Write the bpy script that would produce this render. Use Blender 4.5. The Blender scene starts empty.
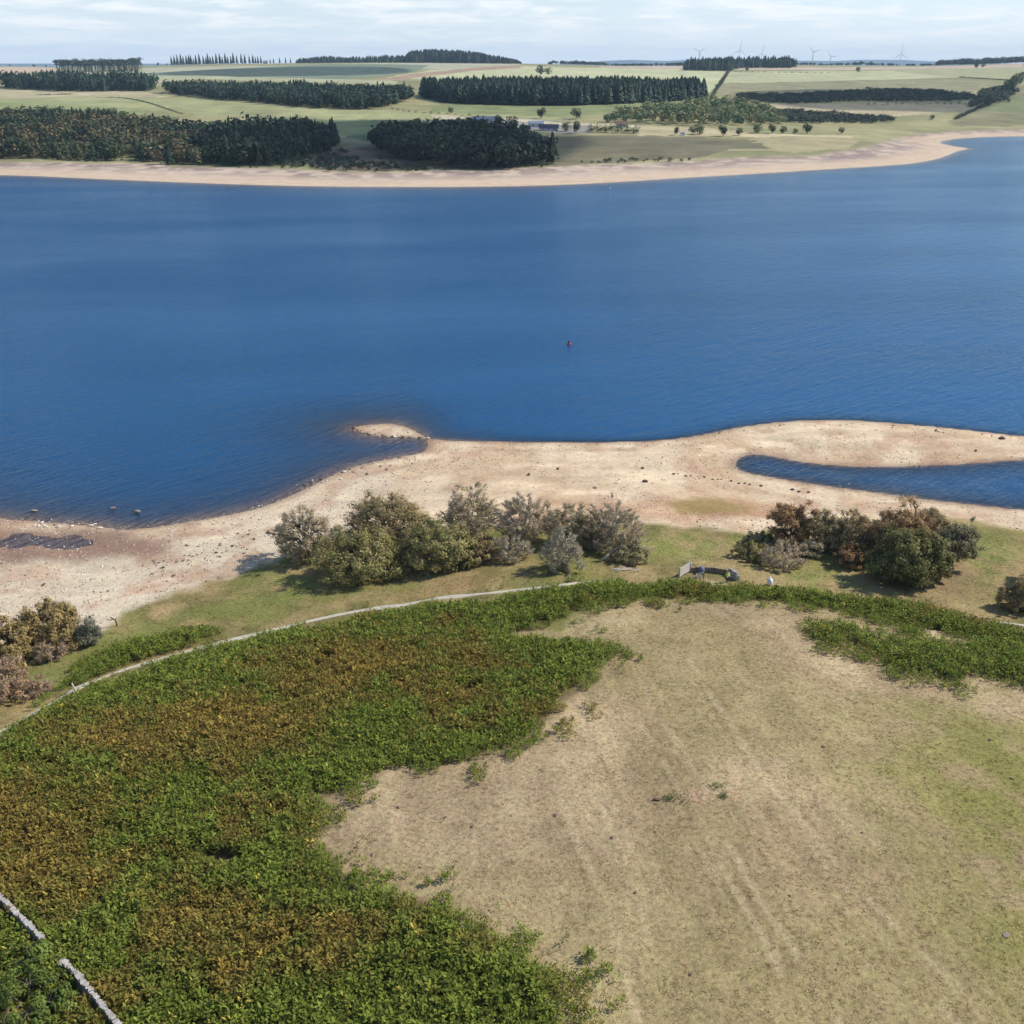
import bpy, math, random
import numpy as np
from mathutils import Vector, Matrix
R = math.radians
SUN_EL, SUN_AZ = 43.0, 72.0      # azimuth clockwise from +Y
rng = np.random.default_rng(7)
random.seed(7)
SC = bpy.context.scene
COL = SC.collection
H = 66.0; PITCH = R(24.8); F = 973.0
CP, SP = math.cos(PITCH), math.sin(PITCH)

# ------------------------------------------------------------------ helpers
def S(r, g, b, k=1.0):
    f = lambda c: (c/255/12.92 if c/255 <= .04045 else ((c/255+.055)/1.055)**2.4)*k
    return (f(r), f(g), f(b))

def hash2(ix, iy, seed):
    n = (ix.astype(np.int64)*374761393 + iy.astype(np.int64)*668265263 + seed*974634541) & 0x7fffffff
    n = ((n ^ (n >> 13))*1274126177) & 0x7fffffff
    n = (n ^ (n >> 16)) & 0xffffff
    return n/float(0xffffff)

def vnoise(x, y, seed=0):
    x = np.asarray(x, float); y = np.asarray(y, float)
    ix = np.floor(x); iy = np.floor(y); fx = x-ix; fy = y-iy
    fx = fx*fx*(3-2*fx); fy = fy*fy*(3-2*fy)
    a = hash2(ix, iy, seed); b = hash2(ix+1, iy, seed); c = hash2(ix, iy+1, seed); d = hash2(ix+1, iy+1, seed)
    return (a+(b-a)*fx)*(1-fy)+(c+(d-c)*fx)*fy

def fbm(x, y, seed=0, o=4):
    s = 0; a = .5; t = 0
    for i in range(o):
        s = s+a*vnoise(x*2**i, y*2**i, seed+i*17); t += a; a *= .55
    return s/t

def sstep(a, b, x):
    t = np.clip((np.asarray(x, float)-a)/(b-a), 0, 1); return t*t*(3-2*t)

def inside(P, X, Y):
    X = np.asarray(X, float); Y = np.asarray(Y, float)
    res = np.zeros(X.shape, bool)
    lo = P.min(0); hi = P.max(0)
    m = (X >= lo[0]) & (X <= hi[0]) & (Y >= lo[1]) & (Y <= hi[1])
    if not m.any(): return res
    x = X[m]; y = Y[m]; r = np.zeros(x.shape, bool)
    n = len(P)
    for i in range(n):
        x1, y1 = P[i]; x2, y2 = P[(i+1) % n]
        if y1 == y2: continue
        c = ((y1 > y) != (y2 > y)) & (x < (x2-x1)*(y-y1)/(y2-y1)+x1)
        r ^= c
    res[m] = r
    return res

def pdist(P, X, Y, closed=True):
    X = np.asarray(X, float); Y = np.asarray(Y, float)
    best = np.full(X.shape, 1e18)
    n = len(P)
    for i in range(n if closed else n-1):
        x1, y1 = P[i]; x2, y2 = P[(i+1) % n]
        dx, dy = x2-x1, y2-y1
        L = dx*dx+dy*dy+1e-12
        t = np.clip(((X-x1)*dx+(Y-y1)*dy)/L, 0, 1)
        d = (X-x1-t*dx)**2+(Y-y1-t*dy)**2
        np.minimum(best, d, out=best)
    return np.sqrt(best)

def sdist(P, X, Y):
    d = pdist(P, X, Y)
    return np.where(inside(P, X, Y), d, -d)

def smooth(pts, n=3):
    """Catmull-Rom refinement of an open polyline"""
    p = np.array(pts, float); out = []
    for i in range(len(p)-1):
        a = p[max(i-1, 0)]; b = p[i]; c = p[i+1]; d = p[min(i+2, len(p)-1)]
        for k in range(n):
            t = k/n
            out.append(.5*((2*b)+(c-a)*t+(2*a-5*b+4*c-d)*t*t+(3*b-a-3*c+d)*t**3))
    out.append(p[-1]); return np.array(out)

def raydir(px, py):
    x = (np.asarray(px, float)-512)/F; y = (512-np.asarray(py, float))/F
    return x, CP+y*SP, -SP+y*CP

def flat(pts, z=0.0):
    """photo measurements -> survey coordinates on a level plane"""
    p = np.array(pts, float); dx, dy, dz = raydir(p[:, 0], p[:, 1])
    t = (z-H)/dz
    return np.stack([dx*t, dy*t], 1)

# ------------------------------------------------------------------ shorelines
near_px = [(-120, 506), (-60, 512), (0, 519), (30, 521), (60, 524), (95, 526), (120, 530), (150, 528), (190, 522), (230, 515), (270, 505), (310, 487), (340, 472),
           (370, 463), (400, 457), (424, 452), (428, 444), (424, 439), (410, 437.5), (390, 437), (368, 434), (352, 428.5), (366, 425.5), (390, 424),
           (408, 428), (418, 433), (432, 439), (470, 441), (512, 442), (560, 442), (610, 442), (660, 440), (700, 435), (740, 427), (790, 421), (850, 420), (920, 425),
           (970, 430), (1024, 436), (1100, 443), (1160, 452), (1110, 460), (1024, 460), (950, 465), (860, 467), (800, 462), (765, 455.5), (745, 456), (735, 463),
           (742, 471), (770, 477), (820, 485), (880, 493), (940, 501), (1024, 510), (1150, 524), (1300, 540)]
nearP = smooth(flat(near_px), 3)
nearP = np.vstack([[[-900, 160.0], [-300, 152]], nearP, [[400, 128], [900, 120], [900, -400], [-900, -400]]])
inletP = flat([(722, 450), (800, 452), (1024, 450), (1250, 455), (1250, 545), (1024, 520), (860, 497), (728, 482)])
poolP = flat([(-160, 541), (-60, 537), (0, 534), (45, 533), (80, 535), (100, 540), (96, 545), (70, 550), (30, 552), (-40, 551), (-160, 556)])
far_px = [(-200, 172), (0, 175), (100, 179), (200, 183), (300, 186), (420, 187), (520, 186), (600, 183), (680, 178), (768, 173), (830, 169), (880, 166), (915, 163), (940, 158),
          (958, 151), (968, 148.5), (958, 147), (945, 144.5), (940, 142), (955, 139), (985, 137), (1024, 136.2), (1120, 135.5), (1260, 135)]
farP = smooth(flat(far_px), 3)
farP = np.vstack([[[-9000, 700], [-2000, 680]], farP, [[3000, 1080], [9000, 1080], [12000, 12000], [-12000, 12000]]])

_ys = np.array([300, 600, 700, 770, 850, 1000, 1200, 1500, 1800, 2200, 2700, 3300, 4000.])
_rw = np.array([400, 190, 169, 158, 145, 124, 106, 92, 82, 75.5, 71, 68.2, 66.])
_zz = H-_ys*np.tan(PITCH-np.arctan((512-_rw)/F)); _zz[:3] = [.1, .6, 1.0]
SKY = np.array([(-400, 61), (0, 61.3), (48, 62.5), (64, 66), (140, 67.5), (185, 67), (260, 64.5), (330, 63.2), (400, 62.6), (520, 63.6), (600, 66), (680, 66.2), (700, 65), (760, 65.3), (850, 66), (900, 64.8), (940, 63), (1024, 60.8), (1400, 60)], float)
RDG = np.array([(-400, 63), (560, 64), (585, 61), (610, 59.8), (640, 61), (668, 58.8), (690, 58.2), (705, 60), (780, 61), (800, 59.8), (835, 60), (870, 62), (920, 63.5), (1400, 64)], float)

def hgt(X, Y):
    X = np.asarray(X, float); Y = np.asarray(Y, float)
    Z = np.zeros(X.shape)
    m = Y < 420
    if m.any():
        x = X[m]; y = Y[m]
        sd = sdist(nearP, x, y)
        sp = sdist(poolP, x, y)
        k = .045+.30*sstep(-25, 20, x)
        und = np.maximum(k*sd, -6)*np.where(inside(inletP, x, y), .28, 1.0)
        up = .05*np.minimum(sd, 30)+.045*np.clip(sd-30, 0, 110)
        und = np.where(sd < 0, und, 0)
        nz = (fbm(x/14, y/14, 3, 3)-.5)*.7+(fbm(x/3.1, y/3.1, 5, 2)-.5)*.12
        kn = 6.5*np.exp(-.5*((x-14)/75)**2-.5*((y-48)/38)**2)
        z = np.where(sd > 0, np.maximum(up, .02)+nz*sstep(2, 22, sd)+kn*sstep(20, 60, sd), und)
        pool = sstep(-1.6, 1.4, sp+(fbm(x/2.5, y/2.5, 95, 3)-.5)*4)
        z = z*(1-pool)+np.minimum(z, -.045)*pool
        Z[m] = z
    m = ~m
    if m.any():
        x = X[m]; y = Y[m]
        sd = sdist(farP, x, y)
        pr = np.interp(y, _ys, _zz)
        px = 512+x/np.maximum(y, 1)*F/1.10
        r4 = np.interp(px, SKY[:, 0], SKY[:, 1]); r9 = np.interp(px, RDG[:, 0], RDG[:, 1])
        z4 = H-3900*np.tan(PITCH-np.arctan((512-r4)/F)); z9 = H-9000*np.tan(PITCH-np.arctan((512-r9)/F))
        pr = pr+(z4-pr)*sstep(2300, 3700, y)
        pr = pr-22*sstep(4100, 5600, y)
        pr = pr+(z9-pr)*sstep(7000, 8900, y)
        pr = pr+(fbm(x/260, y/260, 21, 3)-.5)*5*sstep(760, 1100, y)*(1-sstep(2200, 3000, y))
        ramp = .045*np.minimum(sd, 70)+.062*np.clip(sd-70, 0, 1e9)
        z = np.where(sd > 0, np.where(ramp < pr, ramp, pr), np.maximum(.05*sd, -6))
        z = np.where(sd > 0, np.maximum(z, .02), z)
        Z[m] = z
    return Z

_T = np.geomspace(32, 8900, 900)
def at(px, py):
    """point of the terrain seen at a place of the photograph"""
    px = np.atleast_1d(np.asarray(px, float)); py = np.atleast_1d(np.asarray(py, float))
    dx, dy, dz = raydir(px, py)
    t = _T[None, :]/dy[:, None]
    X = dx[:, None]*t; Y = dy[:, None]*t; Zr = H+dz[:, None]*t
    D = Zr-hgt(X.ravel(), Y.ravel()).reshape(X.shape)
    out = np.zeros((len(px), 3))
    for i in range(len(px)):
        b = np.nonzero(D[i] < 0)[0]
        if len(b) == 0: k = np.argmin(np.abs(_T-3700)); f = 0
        else:
            k = max(b[0]-1, 0); f = D[i, k]/(D[i, k]-D[i, k+1]+1e-12); f = min(max(f, 0), 1)
        y = _T[k]+(_T[min(k+1, len(_T)-1)]-_T[k])*f
        x = dx[i]/dy[i]*y
        out[i] = (x, y, 0)
    out[:, 2] = hgt(out[:, 0], out[:, 1])
    return out

def W(pts):
    p = np.array(pts, float); return at(p[:, 0], p[:, 1])[:, :2]

# ------------------------------------------------------------------ materials
def new_mat(name):
    m = bpy.data.materials.new(name); m.use_nodes = True
    nt = m.node_tree; nt.nodes.clear()
    return m, nt
def N(nt, t, **kw):
    n = nt.nodes.new(t)
    for k, v in kw.items():
        if k[:3] == 'in_': n.inputs[k[3:].replace('_', ' ')].default_value = v
        else: setattr(n, k, v)
    return n
def L(nt, a, b): nt.links.new(a, b)

def simple_mat(name, col, rough=.8, var=.25, scale=6, bump=.3, bdist=.05, metal=0.0):
    m, nt = new_mat(name)
    out = N(nt, 'ShaderNodeOutputMaterial'); p = N(nt, 'ShaderNodeBsdfPrincipled')
    p.inputs['Roughness'].default_value = rough; p.inputs['Metallic'].default_value = metal
    tc = N(nt, 'ShaderNodeTexCoord'); nz = N(nt, 'ShaderNodeTexNoise', in_Scale=scale, in_Detail=5.0)
    L(nt, tc.outputs['Object'], nz.inputs['Vector'])
    mx = N(nt, 'ShaderNodeMix', data_type='RGBA')
    mx.inputs[6].default_value = tuple(c*(1-var) for c in col)+(1,); mx.inputs[7].default_value = tuple(min(1, c*(1+var)) for c in col)+(1,)
    L(nt, nz.outputs['Fac'], mx.inputs[0]); L(nt, mx.outputs[2], p.inputs['Base Color'])
    if bump:
        b = N(nt, 'ShaderNodeBump', in_Strength=bump, in_Distance=bdist); L(nt, nz.outputs['Fac'], b.inputs['Height']); L(nt, b.outputs[0], p.inputs['Normal'])
    L(nt, p.outputs[0], out.inputs[0])
    return m

def leaf_mat(name, trans=.3, rough=.6, spec=.25):
    m, nt = new_mat(name)
    out = N(nt, 'ShaderNodeOutputMaterial'); p = N(nt, 'ShaderNodeBsdfPrincipled')
    p.inputs['Roughness'].default_value = rough; p.inputs['Specular IOR Level'].default_value = spec
    a = N(nt, 'ShaderNodeAttribute', attribute_name='tint')
    geo = N(nt, 'ShaderNodeNewGeometry'); nz = N(nt, 'ShaderNodeTexNoise', in_Scale=1.1, in_Detail=4.0)
    L(nt, geo.outputs['Position'], nz.inputs['Vector'])
    hs = N(nt, 'ShaderNodeHueSaturation'); mr = N(nt, 'ShaderNodeMapRange'); mr.inputs['From Min'].default_value = .3; mr.inputs['From Max'].default_value = .7
    mr.inputs['To Min'].default_value = .75; mr.inputs['To Max'].default_value = 1.25
    L(nt, nz.outputs['Fac'], mr.inputs['Value']); L(nt, mr.outputs[0], hs.inputs['Value']); L(nt, a.outputs['Color'], hs.inputs['Color'])
    L(nt, hs.outputs[0], p.inputs['Base Color'])
    tr = N(nt, 'ShaderNodeBsdfTranslucent'); L(nt, hs.outputs[0], tr.inputs['Color'])
    mx = N(nt, 'ShaderNodeMixShader'); mx.inputs[0].default_value = trans
    L(nt, p.outputs[0], mx.inputs[1]); L(nt, tr.outputs[0], mx.inputs[2]); L(nt, mx.outputs[0], out.inputs[0])
    return m

M = {}
M['leaf'] = leaf_mat('leaf_material', .38, .7, .12)
M['needle'] = leaf_mat('needle_material', .12, .7, .15)
M['fern'] = leaf_mat('fern_material', .3, .7, .1)
M['bark'] = simple_mat('bark', S(120, 108, 95), .9, .35, 4, .6)
M['palebark'] = simple_mat('pale_bark', S(182, 168, 144), .9, .3, 4, .5)
M['pinebark'] = simple_mat('pine_bark', S(140, 110, 92), .9, .3, 2, .3)
M['stone'] = simple_mat('grey_wall_stone', S(176, 168, 160), .9, .4, 2.2, .6)
M['rock'] = simple_mat('shore_rock', S(150, 132, 115), .9, .45, 1.7, .7, .1)
M['darkrock'] = simple_mat('dark_shore_rock', S(98, 82, 70), .9, .4, 1.7, .7, .1)
M['palerock'] = simple_mat('pale_shore_rock', S(215, 202, 182), .9, .25, 1.7, .6, .1)
M['wood'] = simple_mat('weathered_wood', S(150, 135, 118), .85, .35, 5, .4)
M['palewood'] = simple_mat('bleached_wood', S(205, 196, 182), .85, .2, 5, .4)
M['darkwood'] = simple_mat('dark_wood', S(80, 64, 52), .9, .35, 5, .5)
M['white'] = simple_mat('white_paint', (.75, .76, .77), .5, .06, 1, 0)
M['turbine'] = simple_mat('turbine_white', (.72, .74, .76), .45, .05, .2, 0)
M['red'] = simple_mat('red_paint', (.42, .03, .03), .4, .2, 3, .1)
M['darkred'] = simple_mat('dark_red_paint', (.12, .01, .02), .5, .2, 3, .1)
M['render'] = simple_mat('pale_render', S(205, 203, 205), .85, .12, 1, .2)
M['bluepanel'] = simple_mat('dark_blue_roofing', S(24, 32, 58), .6, .2, .6, .2)
M['greypanel'] = simple_mat('pale_grey_roofing', S(128, 138, 152), .6, .15, .5, .2)
M['redtile'] = simple_mat('red_tile', S(126, 92, 80), .85, .25, 1.2, .3)
M['glass'] = simple_mat('dark_window_glass', (.02, .025, .03), .1, .1, 1, 0)
M['hivis'] = simple_mat('high_visibility_yellow', (.68, .85, .06), .7, .12, 20, .2, .01)
M['dark_cloth'] = simple_mat('dark_trouser_cloth', (.025, .027, .035), .85, .2, 20, .2, .01)
M['skin'] = simple_mat('skin', (.55, .33, .23), .5, .1, 30, .1, .003)
M['hair'] = simple_mat('dark_hair', (.04, .025, .015), .6, .2, 40, .3, .01)
M['sack'] = simple_mat('white_sack_cloth', (.82, .84, .85), .7, .06, 9, .4, .03)
M['bluecloth'] = simple_mat('blue_grey_cloth', S(110, 114, 134), .85, .2, 9, .4, .03)
M['reflect'] = simple_mat('reflective_tape', (.7, .72, .72), .35, .05, 10, 0)
M['dung'] = simple_mat('dark_dung', S(70, 58, 48), .9, .3, 8, .5)

# ------------------------------------------------------------------ mesh makers
def mesh_np(name, V, Fc, mat=None, parent=None, tint=None, smooth_=False, link=True, matidx=None):
    V = np.asarray(V, np.float32); Fc = np.asarray(Fc, np.int32)
    me = bpy.data.meshes.new(name)
    n = Fc.shape[1]
    me.vertices.add(len(V)); me.vertices.foreach_set('co', V.ravel())
    me.loops.add(Fc.size); me.loops.foreach_set('vertex_index', Fc.ravel())
    me.polygons.add(len(Fc)); me.polygons.foreach_set('loop_start', np.arange(0, Fc.size, n, dtype=np.int32))
    try: me.polygons.foreach_set('loop_total', np.full(len(Fc), n, np.int32))
    except Exception: pass
    if smooth_: me.polygons.foreach_set('use_smooth', np.ones(len(Fc), bool))
    if tint is not None:
        a = me.attributes.new('tint', 'FLOAT_COLOR', 'POINT')
        t = np.ones((len(V), 4), np.float32); t[:, :3] = tint; a.data.foreach_set('color', t.ravel())
    for m in (mat if isinstance(mat, (list, tuple)) else [mat]):
        if m: me.materials.append(m)
    me.update(calc_edges=True)
    o = bpy.data.objects.new(name, me)
    if link: COL.objects.link(o)
    if parent: o.parent = parent
    return o

class MB:
    """collects shapes of one part, with mixed face sizes"""
    def __init__(s): s.v = []; s.f = []
    def add(s, V, Fs):
        b = len(s.v); s.v += [tuple(map(float, p)) for p in V]; s.f += [tuple(i+b for i in f) for f in Fs]
    def box(s, c, d, M3=None, jit=0):
        P = []
        for x in (-.5, .5):
            for y in (-.5, .5):
                for z in (-.5, .5):
                    p = Vector((x*d[0]+random.uniform(-jit, jit), y*d[1]+random.uniform(-jit, jit), z*d[2]+random.uniform(-jit, jit)))
                    if M3: p = M3 @ p
                    P.append(p+Vector(c))
        s.add(P, [(0, 1, 3, 2), (4, 6, 7, 5), (0, 4, 5, 1), (2, 3, 7, 6), (0, 2, 6, 4), (1, 5, 7, 3)])
    def tube(s, pts, rad, n=6, cap=True):
        pts = [Vector(p) for p in pts]; b = len(s.v)
        for i, p in enumerate(pts):
            d = (pts[min(i+1, len(pts)-1)]-pts[max(i-1, 0)]).normalized()
            u = d.cross(Vector((.31, .17, 1) if abs(d.z) < .9 else (1, .2, 0))).normalized(); w = d.cross(u)
            for k in range(n):
                a = 2*math.pi*k/n; q = p+(u*math.cos(a)+w*math.sin(a))*rad[i]; s.v.append(tuple(q))
        for i in range(len(pts)-1):
            for k in range(n):
                s.f.append((b+i*n+k, b+i*n+(k+1) % n, b+(i+1)*n+(k+1) % n, b+(i+1)*n+k))
        if cap:
            s.f.append(tuple(b+k for k in reversed(range(n)))); s.f.append(tuple(b+(len(pts)-1)*n+k for k in range(n)))
    def lathe(s, prof, n=12, c=(0, 0, 0)):
        b = len(s.v)
        for r, z in prof:
            for k in range(n):
                a = 2*math.pi*k/n; s.v.append((c[0]+r*math.cos(a), c[1]+r*math.sin(a), c[2]+z))
        for i in range(len(prof)-1):
            for k in range(n): s.f.append((b+i*n+k, b+i*n+(k+1) % n, b+(i+1)*n+(k+1) % n, b+(i+1)*n+k))
        s.f.append(tuple(b+k for k in reversed(range(n)))); s.f.append(tuple(b+(len(prof)-1)*n+k for k in range(n)))
    def build(s, name, mat, parent=None, smooth_=False):
        me = bpy.data.meshes.new(name); me.from_pydata(s.v, [], s.f)
        if mat: me.materials.append(mat)
        if smooth_:
            for p in me.polygons: p.use_smooth = True
        me.update(); o = bpy.data.objects.new(name, me); COL.objects.link(o)
        if parent: o.parent = parent
        return o

def tag(o, label=None, cat=None, group=None, kind=None):
    if label: o['label'] = label
    if cat: o['category'] = cat
    if group: o['group'] = group
    if kind: o['kind'] = kind
    return o
def empty(name, loc, label, cat, group=None, rz=0):
    o = bpy.data.objects.new(name, None); COL.objects.link(o); o.location = loc; o.rotation_euler = (0, 0, rz); o.empty_display_size = .3
    return tag(o, label, cat, group)
def copy_thing(root, loc, rz=0, sc=1.0, label=None, group=None):
    c = root.copy(); COL.objects.link(c); c.location = loc; c.rotation_euler = (0, 0, rz); c.scale = (sc, sc, sc)
    if label: c['label'] = label
    if group: c['group'] = group
    for ch in list(root.children):
        d = ch.copy(); COL.objects.link(d); d.parent = c
        for g in list(ch.children):
            e = g.copy(); COL.objects.link(e); e.parent = d
    return c

# ------------------------------------------------------------------ terrain
ROWS = [-12.0]
while ROWS[-1] < 9200: ROWS.append(ROWS[-1]+(ROWS[-1]+60)*(.0046 if ROWS[-1] < 230 else .0062))
ROWS = np.array(ROWS)
_u = np.linspace(-1, 1, 780); TC = .60*_u+.36*_u**5
GX = TC[None, :]*(ROWS[:, None]+60); GY = np.repeat(ROWS[:, None], len(TC), 1)
GZ = hgt(GX.ravel(), GY.ravel()).reshape(GX.shape)
nr, nc = GX.shape

# world-space outlines of the ground zones
sand_edge = [(-300, 760), (-100, 716), (0, 676), (60, 655), (84, 648), (104, 632), (130, 613), (165, 598), (215, 581), (262, 568), (290, 556), (330, 540), (380, 533), (430, 527), (480, 526), (540, 529),
             (600, 525), (650, 523), (700, 528), (760, 533), (800, 523), (850, 520), (900, 523), (950, 517), (985, 525), (1024, 537), (1200, 562), (1400, 580)]
sandP = np.vstack([W(smooth(sand_edge, 2)), [[400, 420], [-400, 420]]])
pastP = W([(560, 630), (575, 614), (600, 606), (640, 602), (700, 601), (760, 602), (800, 604), (850, 611), (900, 620), (960, 634), (1024, 640), (1400, 700), (1500, 1100), (-800, 1100), (-400, 900), (0, 737), (200, 660), (400, 620)])
brackA = [(-200, 860), (-60, 770), (0, 738), (50, 709), (100, 685), (160, 664), (230, 646), (300, 630), (370, 614), (430, 605), (500, 597), (560, 590), (610, 584), (680, 582), (740, 587), (800, 591), (870, 599), (940, 609), (980, 622), (1030, 636), (1150, 660),
          (1150, 672), (1024, 646), (960, 640), (905, 628), (850, 614), (800, 605), (740, 602), (700, 601), (640, 602), (600, 607), (572, 617), (552, 628), (520, 634), (560, 637), (600, 641), (611, 652), (606, 668), (590, 690), (570, 715), (540, 737), (500, 756), (465, 769), (430, 775), (400, 776),
          (375, 786), (352, 797), (330, 800), (322, 830), (345, 850), (350, 868), (385, 880), (430, 888), (462, 898), (485, 930), (520, 944), (550, 955), (575, 985), (586, 1024), (592, 1120), (-300, 1120), (-400, 900)]
brackB = [(795, 626), (830, 622), (870, 632), (905, 641), (930, 634), (1000, 642), (1030, 648), (1140, 668), (1140, 716), (1024, 690), (990, 682), (962, 691), (920, 681), (880, 666), (850, 652), (805, 641)]
brackC = [(50, 690), (66, 674), (100, 655), (140, 641), (190, 630), (222, 629), (232, 636), (180, 653), (120, 671), (78, 690)]
# a dry stone wall crosses the fern in the lower left; both sides are fern
brP = [W(b) for b in (brackA, brackB, brackC)]
redP = W([(540, 500), (600, 503), (640, 500), (660, 496), (700, 501), (740, 499), (780, 503), (800, 508), (775, 517), (720, 522), (660, 520), (600, 514)])
olivP = W([(660, 503), (690, 499), (710, 498), (740, 504), (765, 508), (740, 515), (690, 516)])
olivP2 = W([(962, 519), (985, 523), (1024, 531), (1200, 552), (1200, 562), (1024, 541), (985, 533), (955, 526)])
grn = [W([(645, 532), (700, 533), (735, 540), (700, 556), (650, 562), (630, 550)]), W([(955, 542), (985, 536), (1012, 548), (1000, 572), (985, 598), (965, 600), (975, 560)]), W([(270, 572), (320, 586), (300, 600), (250, 590)]), W([(775, 566), (820, 560), (850, 585), (800, 590)])]
dirt = W([(925, 580), (950, 560), (972, 572), (975, 598), (935, 600)])
brownG = W([(400, 592), (470, 576), (520, 578), (470, 592), (380, 606)])
greenR = W([(880, 690), (1000, 690), (1150, 760), (1150, 1050), (990, 1010), (900, 850), (850, 780)])
penP = W([(698, 580), (708, 582), (716, 584), (724, 585)])
bare = W([(665, 798), (690, 786), (720, 784), (738, 795), (720, 803), (690, 803)])
wetA = W([(-150, 533), (0, 527), (60, 528), (120, 531), (180, 540), (165, 553), (70, 562), (-150, 566)])
redline = W(smooth([(85, 610), (110, 600), (140, 592), (170, 583), (205, 572)], 3))
pathpts = W(smooth([(-60, 768), (-20, 745), (0, 733), (50, 704), (75, 690), (130, 668), (200, 648), (260, 634), (330, 617), (400, 605), (450, 597), (500, 592), (560, 585), (600, 581), (650, 577), (712, 580), (780, 586), (850, 594), (920, 604), (970, 617), (1024, 625.5), (1120, 640), (1300, 665)], 4))
tracks = [W(smooth(t, 3)) for t in ([(592, 792), (612, 830), (632, 880), (648, 940)], [(628, 660), (655, 705), (700, 785), (742, 870), (800, 960), (850, 1040)], [(640, 720), (680, 790), (730, 880), (780, 970)], [(800, 830), (850, 895), (905, 960), (960, 1030)], [(690, 660), (740, 740), (800, 820), (870, 900), (960, 990)], [(560, 800), (590, 870), (620, 950), (640, 1030)])]

farsand = W([(-300, 161), (0, 162), (100, 163), (200, 167), (300, 170), (400, 172), (480, 170), (560, 166), (640, 163), (700, 161), (760, 157), (800, 156), (840, 153), (866, 148), (886, 142), (900, 137), (940, 131.5), (1024, 128), (1250, 126)])
farsand = np.vstack([farsand, [[3000, 900], [3000, 440], [-3000, 440], [-3000, 700]]])
C = lambda r, g, b, k=1.0: np.array(S(r, g, b, k))
fields = [  # outline in the photograph, colour of the crop or grass, darkened where cloud shade is painted, softness in metres
    ([(-300, 98), (0, 99), (100, 97), (175, 98), (260, 104), (340, 109), (420, 111), (560, 115), (560, 122), (420, 121), (340, 119), (250, 116), (180, 113), (110, 107), (40, 103), (-300, 106)], C(165, 168, 112)),
    ([(-300, 88), (0, 89), (150, 92), (175, 97), (100, 97), (0, 98), (-300, 97)], C(186, 176, 135)),
    ([(-300, 102), (0, 102), (60, 103), (110, 107), (180, 114), (120, 114), (0, 112), (-300, 112)], C(150, 160, 100)),
    ([(250, 117), (340, 120), (420, 121), (440, 126), (420, 140), (360, 142), (330, 130)], C(105, 125, 85)),  # cloud shadow over this meadow is painted into its darker green
    ([(-300, 61), (0, 62), (52, 63), (60, 71), (0, 75), (-300, 75)], C(205, 180, 150)),
    ([(60, 70), (140, 68), (260, 66), (400, 63), (520, 64), (520, 71), (400, 68), (300, 67), (170, 72), (100, 76)], C(185, 185, 150)),
    ([(130, 74), (200, 70), (260, 67), (330, 64), (430, 65), (420, 70), (390, 75), (340, 80), (220, 77), (150, 80)], C(128, 144, 116)),
    ([(140, 76), (190, 76), (330, 79), (390, 80), (400, 84), (330, 83), (200, 79), (150, 84)], C(175, 178, 135)),
    ([(430, 70), (520, 66), (600, 68), (660, 68), (720, 71), (729, 72), (714, 92), (690, 92), (540, 80), (420, 79), (385, 78)], C(196, 200, 148)),
    ([(375, 80), (420, 73), (470, 68), (520, 65), (520, 68), (470, 71), (430, 76), (400, 80)], C(180, 150, 120)),
    ([(600, 66), (680, 66), (760, 67), (860, 67), (1024, 62), (1024, 67), (930, 69), (860, 70), (730, 70), (600, 68)], C(198, 178, 150)),
    ([(729, 72), (860, 71), (960, 69), (1024, 70), (1024, 79), (960, 77), (860, 80), (800, 82), (722, 83)], C(185, 188, 140)),
    ([(880, 70), (1024, 67), (1100, 67), (1100, 76), (1024, 80), (940, 76)], C(170, 172, 122)),
    ([(722, 83), (800, 82), (900, 80), (985, 82), (970, 95), (960, 104), (860, 92), (740, 90), (714, 94)], C(152, 150, 110)),
    ([(580, 106), (440, 104), (430, 112), (560, 117), (640, 110), (700, 100), (660, 104)], C(140, 150, 95)),
    ([(770, 103), (880, 103), (975, 104), (985, 110), (900, 116), (780, 112)], C(182, 168, 128)),
    ([(985, 92), (1024, 85), (1200, 80), (1200, 124), (1024, 126), (960, 126), (945, 122), (970, 112)], C(142, 140, 98)),
    ([(985, 100), (1030, 94), (1100, 100), (1030, 112), (985, 112)], C(130, 140, 90)),
    ([(632, 126), (700, 127), (768, 134), (850, 136), (850, 140), (760, 137), (640, 136)], C(196, 184, 138)),
    ([(768, 137), (830, 137), (862, 140), (845, 150), (800, 152), (700, 150), (740, 140)], C(172, 162, 118)),
    ([(560, 136), (640, 136), (700, 138), (760, 140), (700, 158), (620, 162), (555, 166), (540, 150)], C(128, 122, 90)),
    ([(560, 138), (640, 138), (760, 143), (768, 150), (700, 147), (620, 146), (560, 148)], C(120, 118, 88)),
    ([(320, 150), (365, 147), (420, 162), (470, 168), (380, 171), (310, 169)], C(120, 108, 85)),
    ([(495, 117), (560, 121), (590, 124), (590, 133), (555, 133), (500, 128)], C(150, 150, 140)),
    ([(430, 115), (520, 119), (590, 124), (640, 126), (640, 128), (520, 122), (430, 118)], C(205, 195, 160)),
]
fieldW = [(W(p), (c*.82+.18*c.mean())*.90) for p, c in fields]

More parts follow.
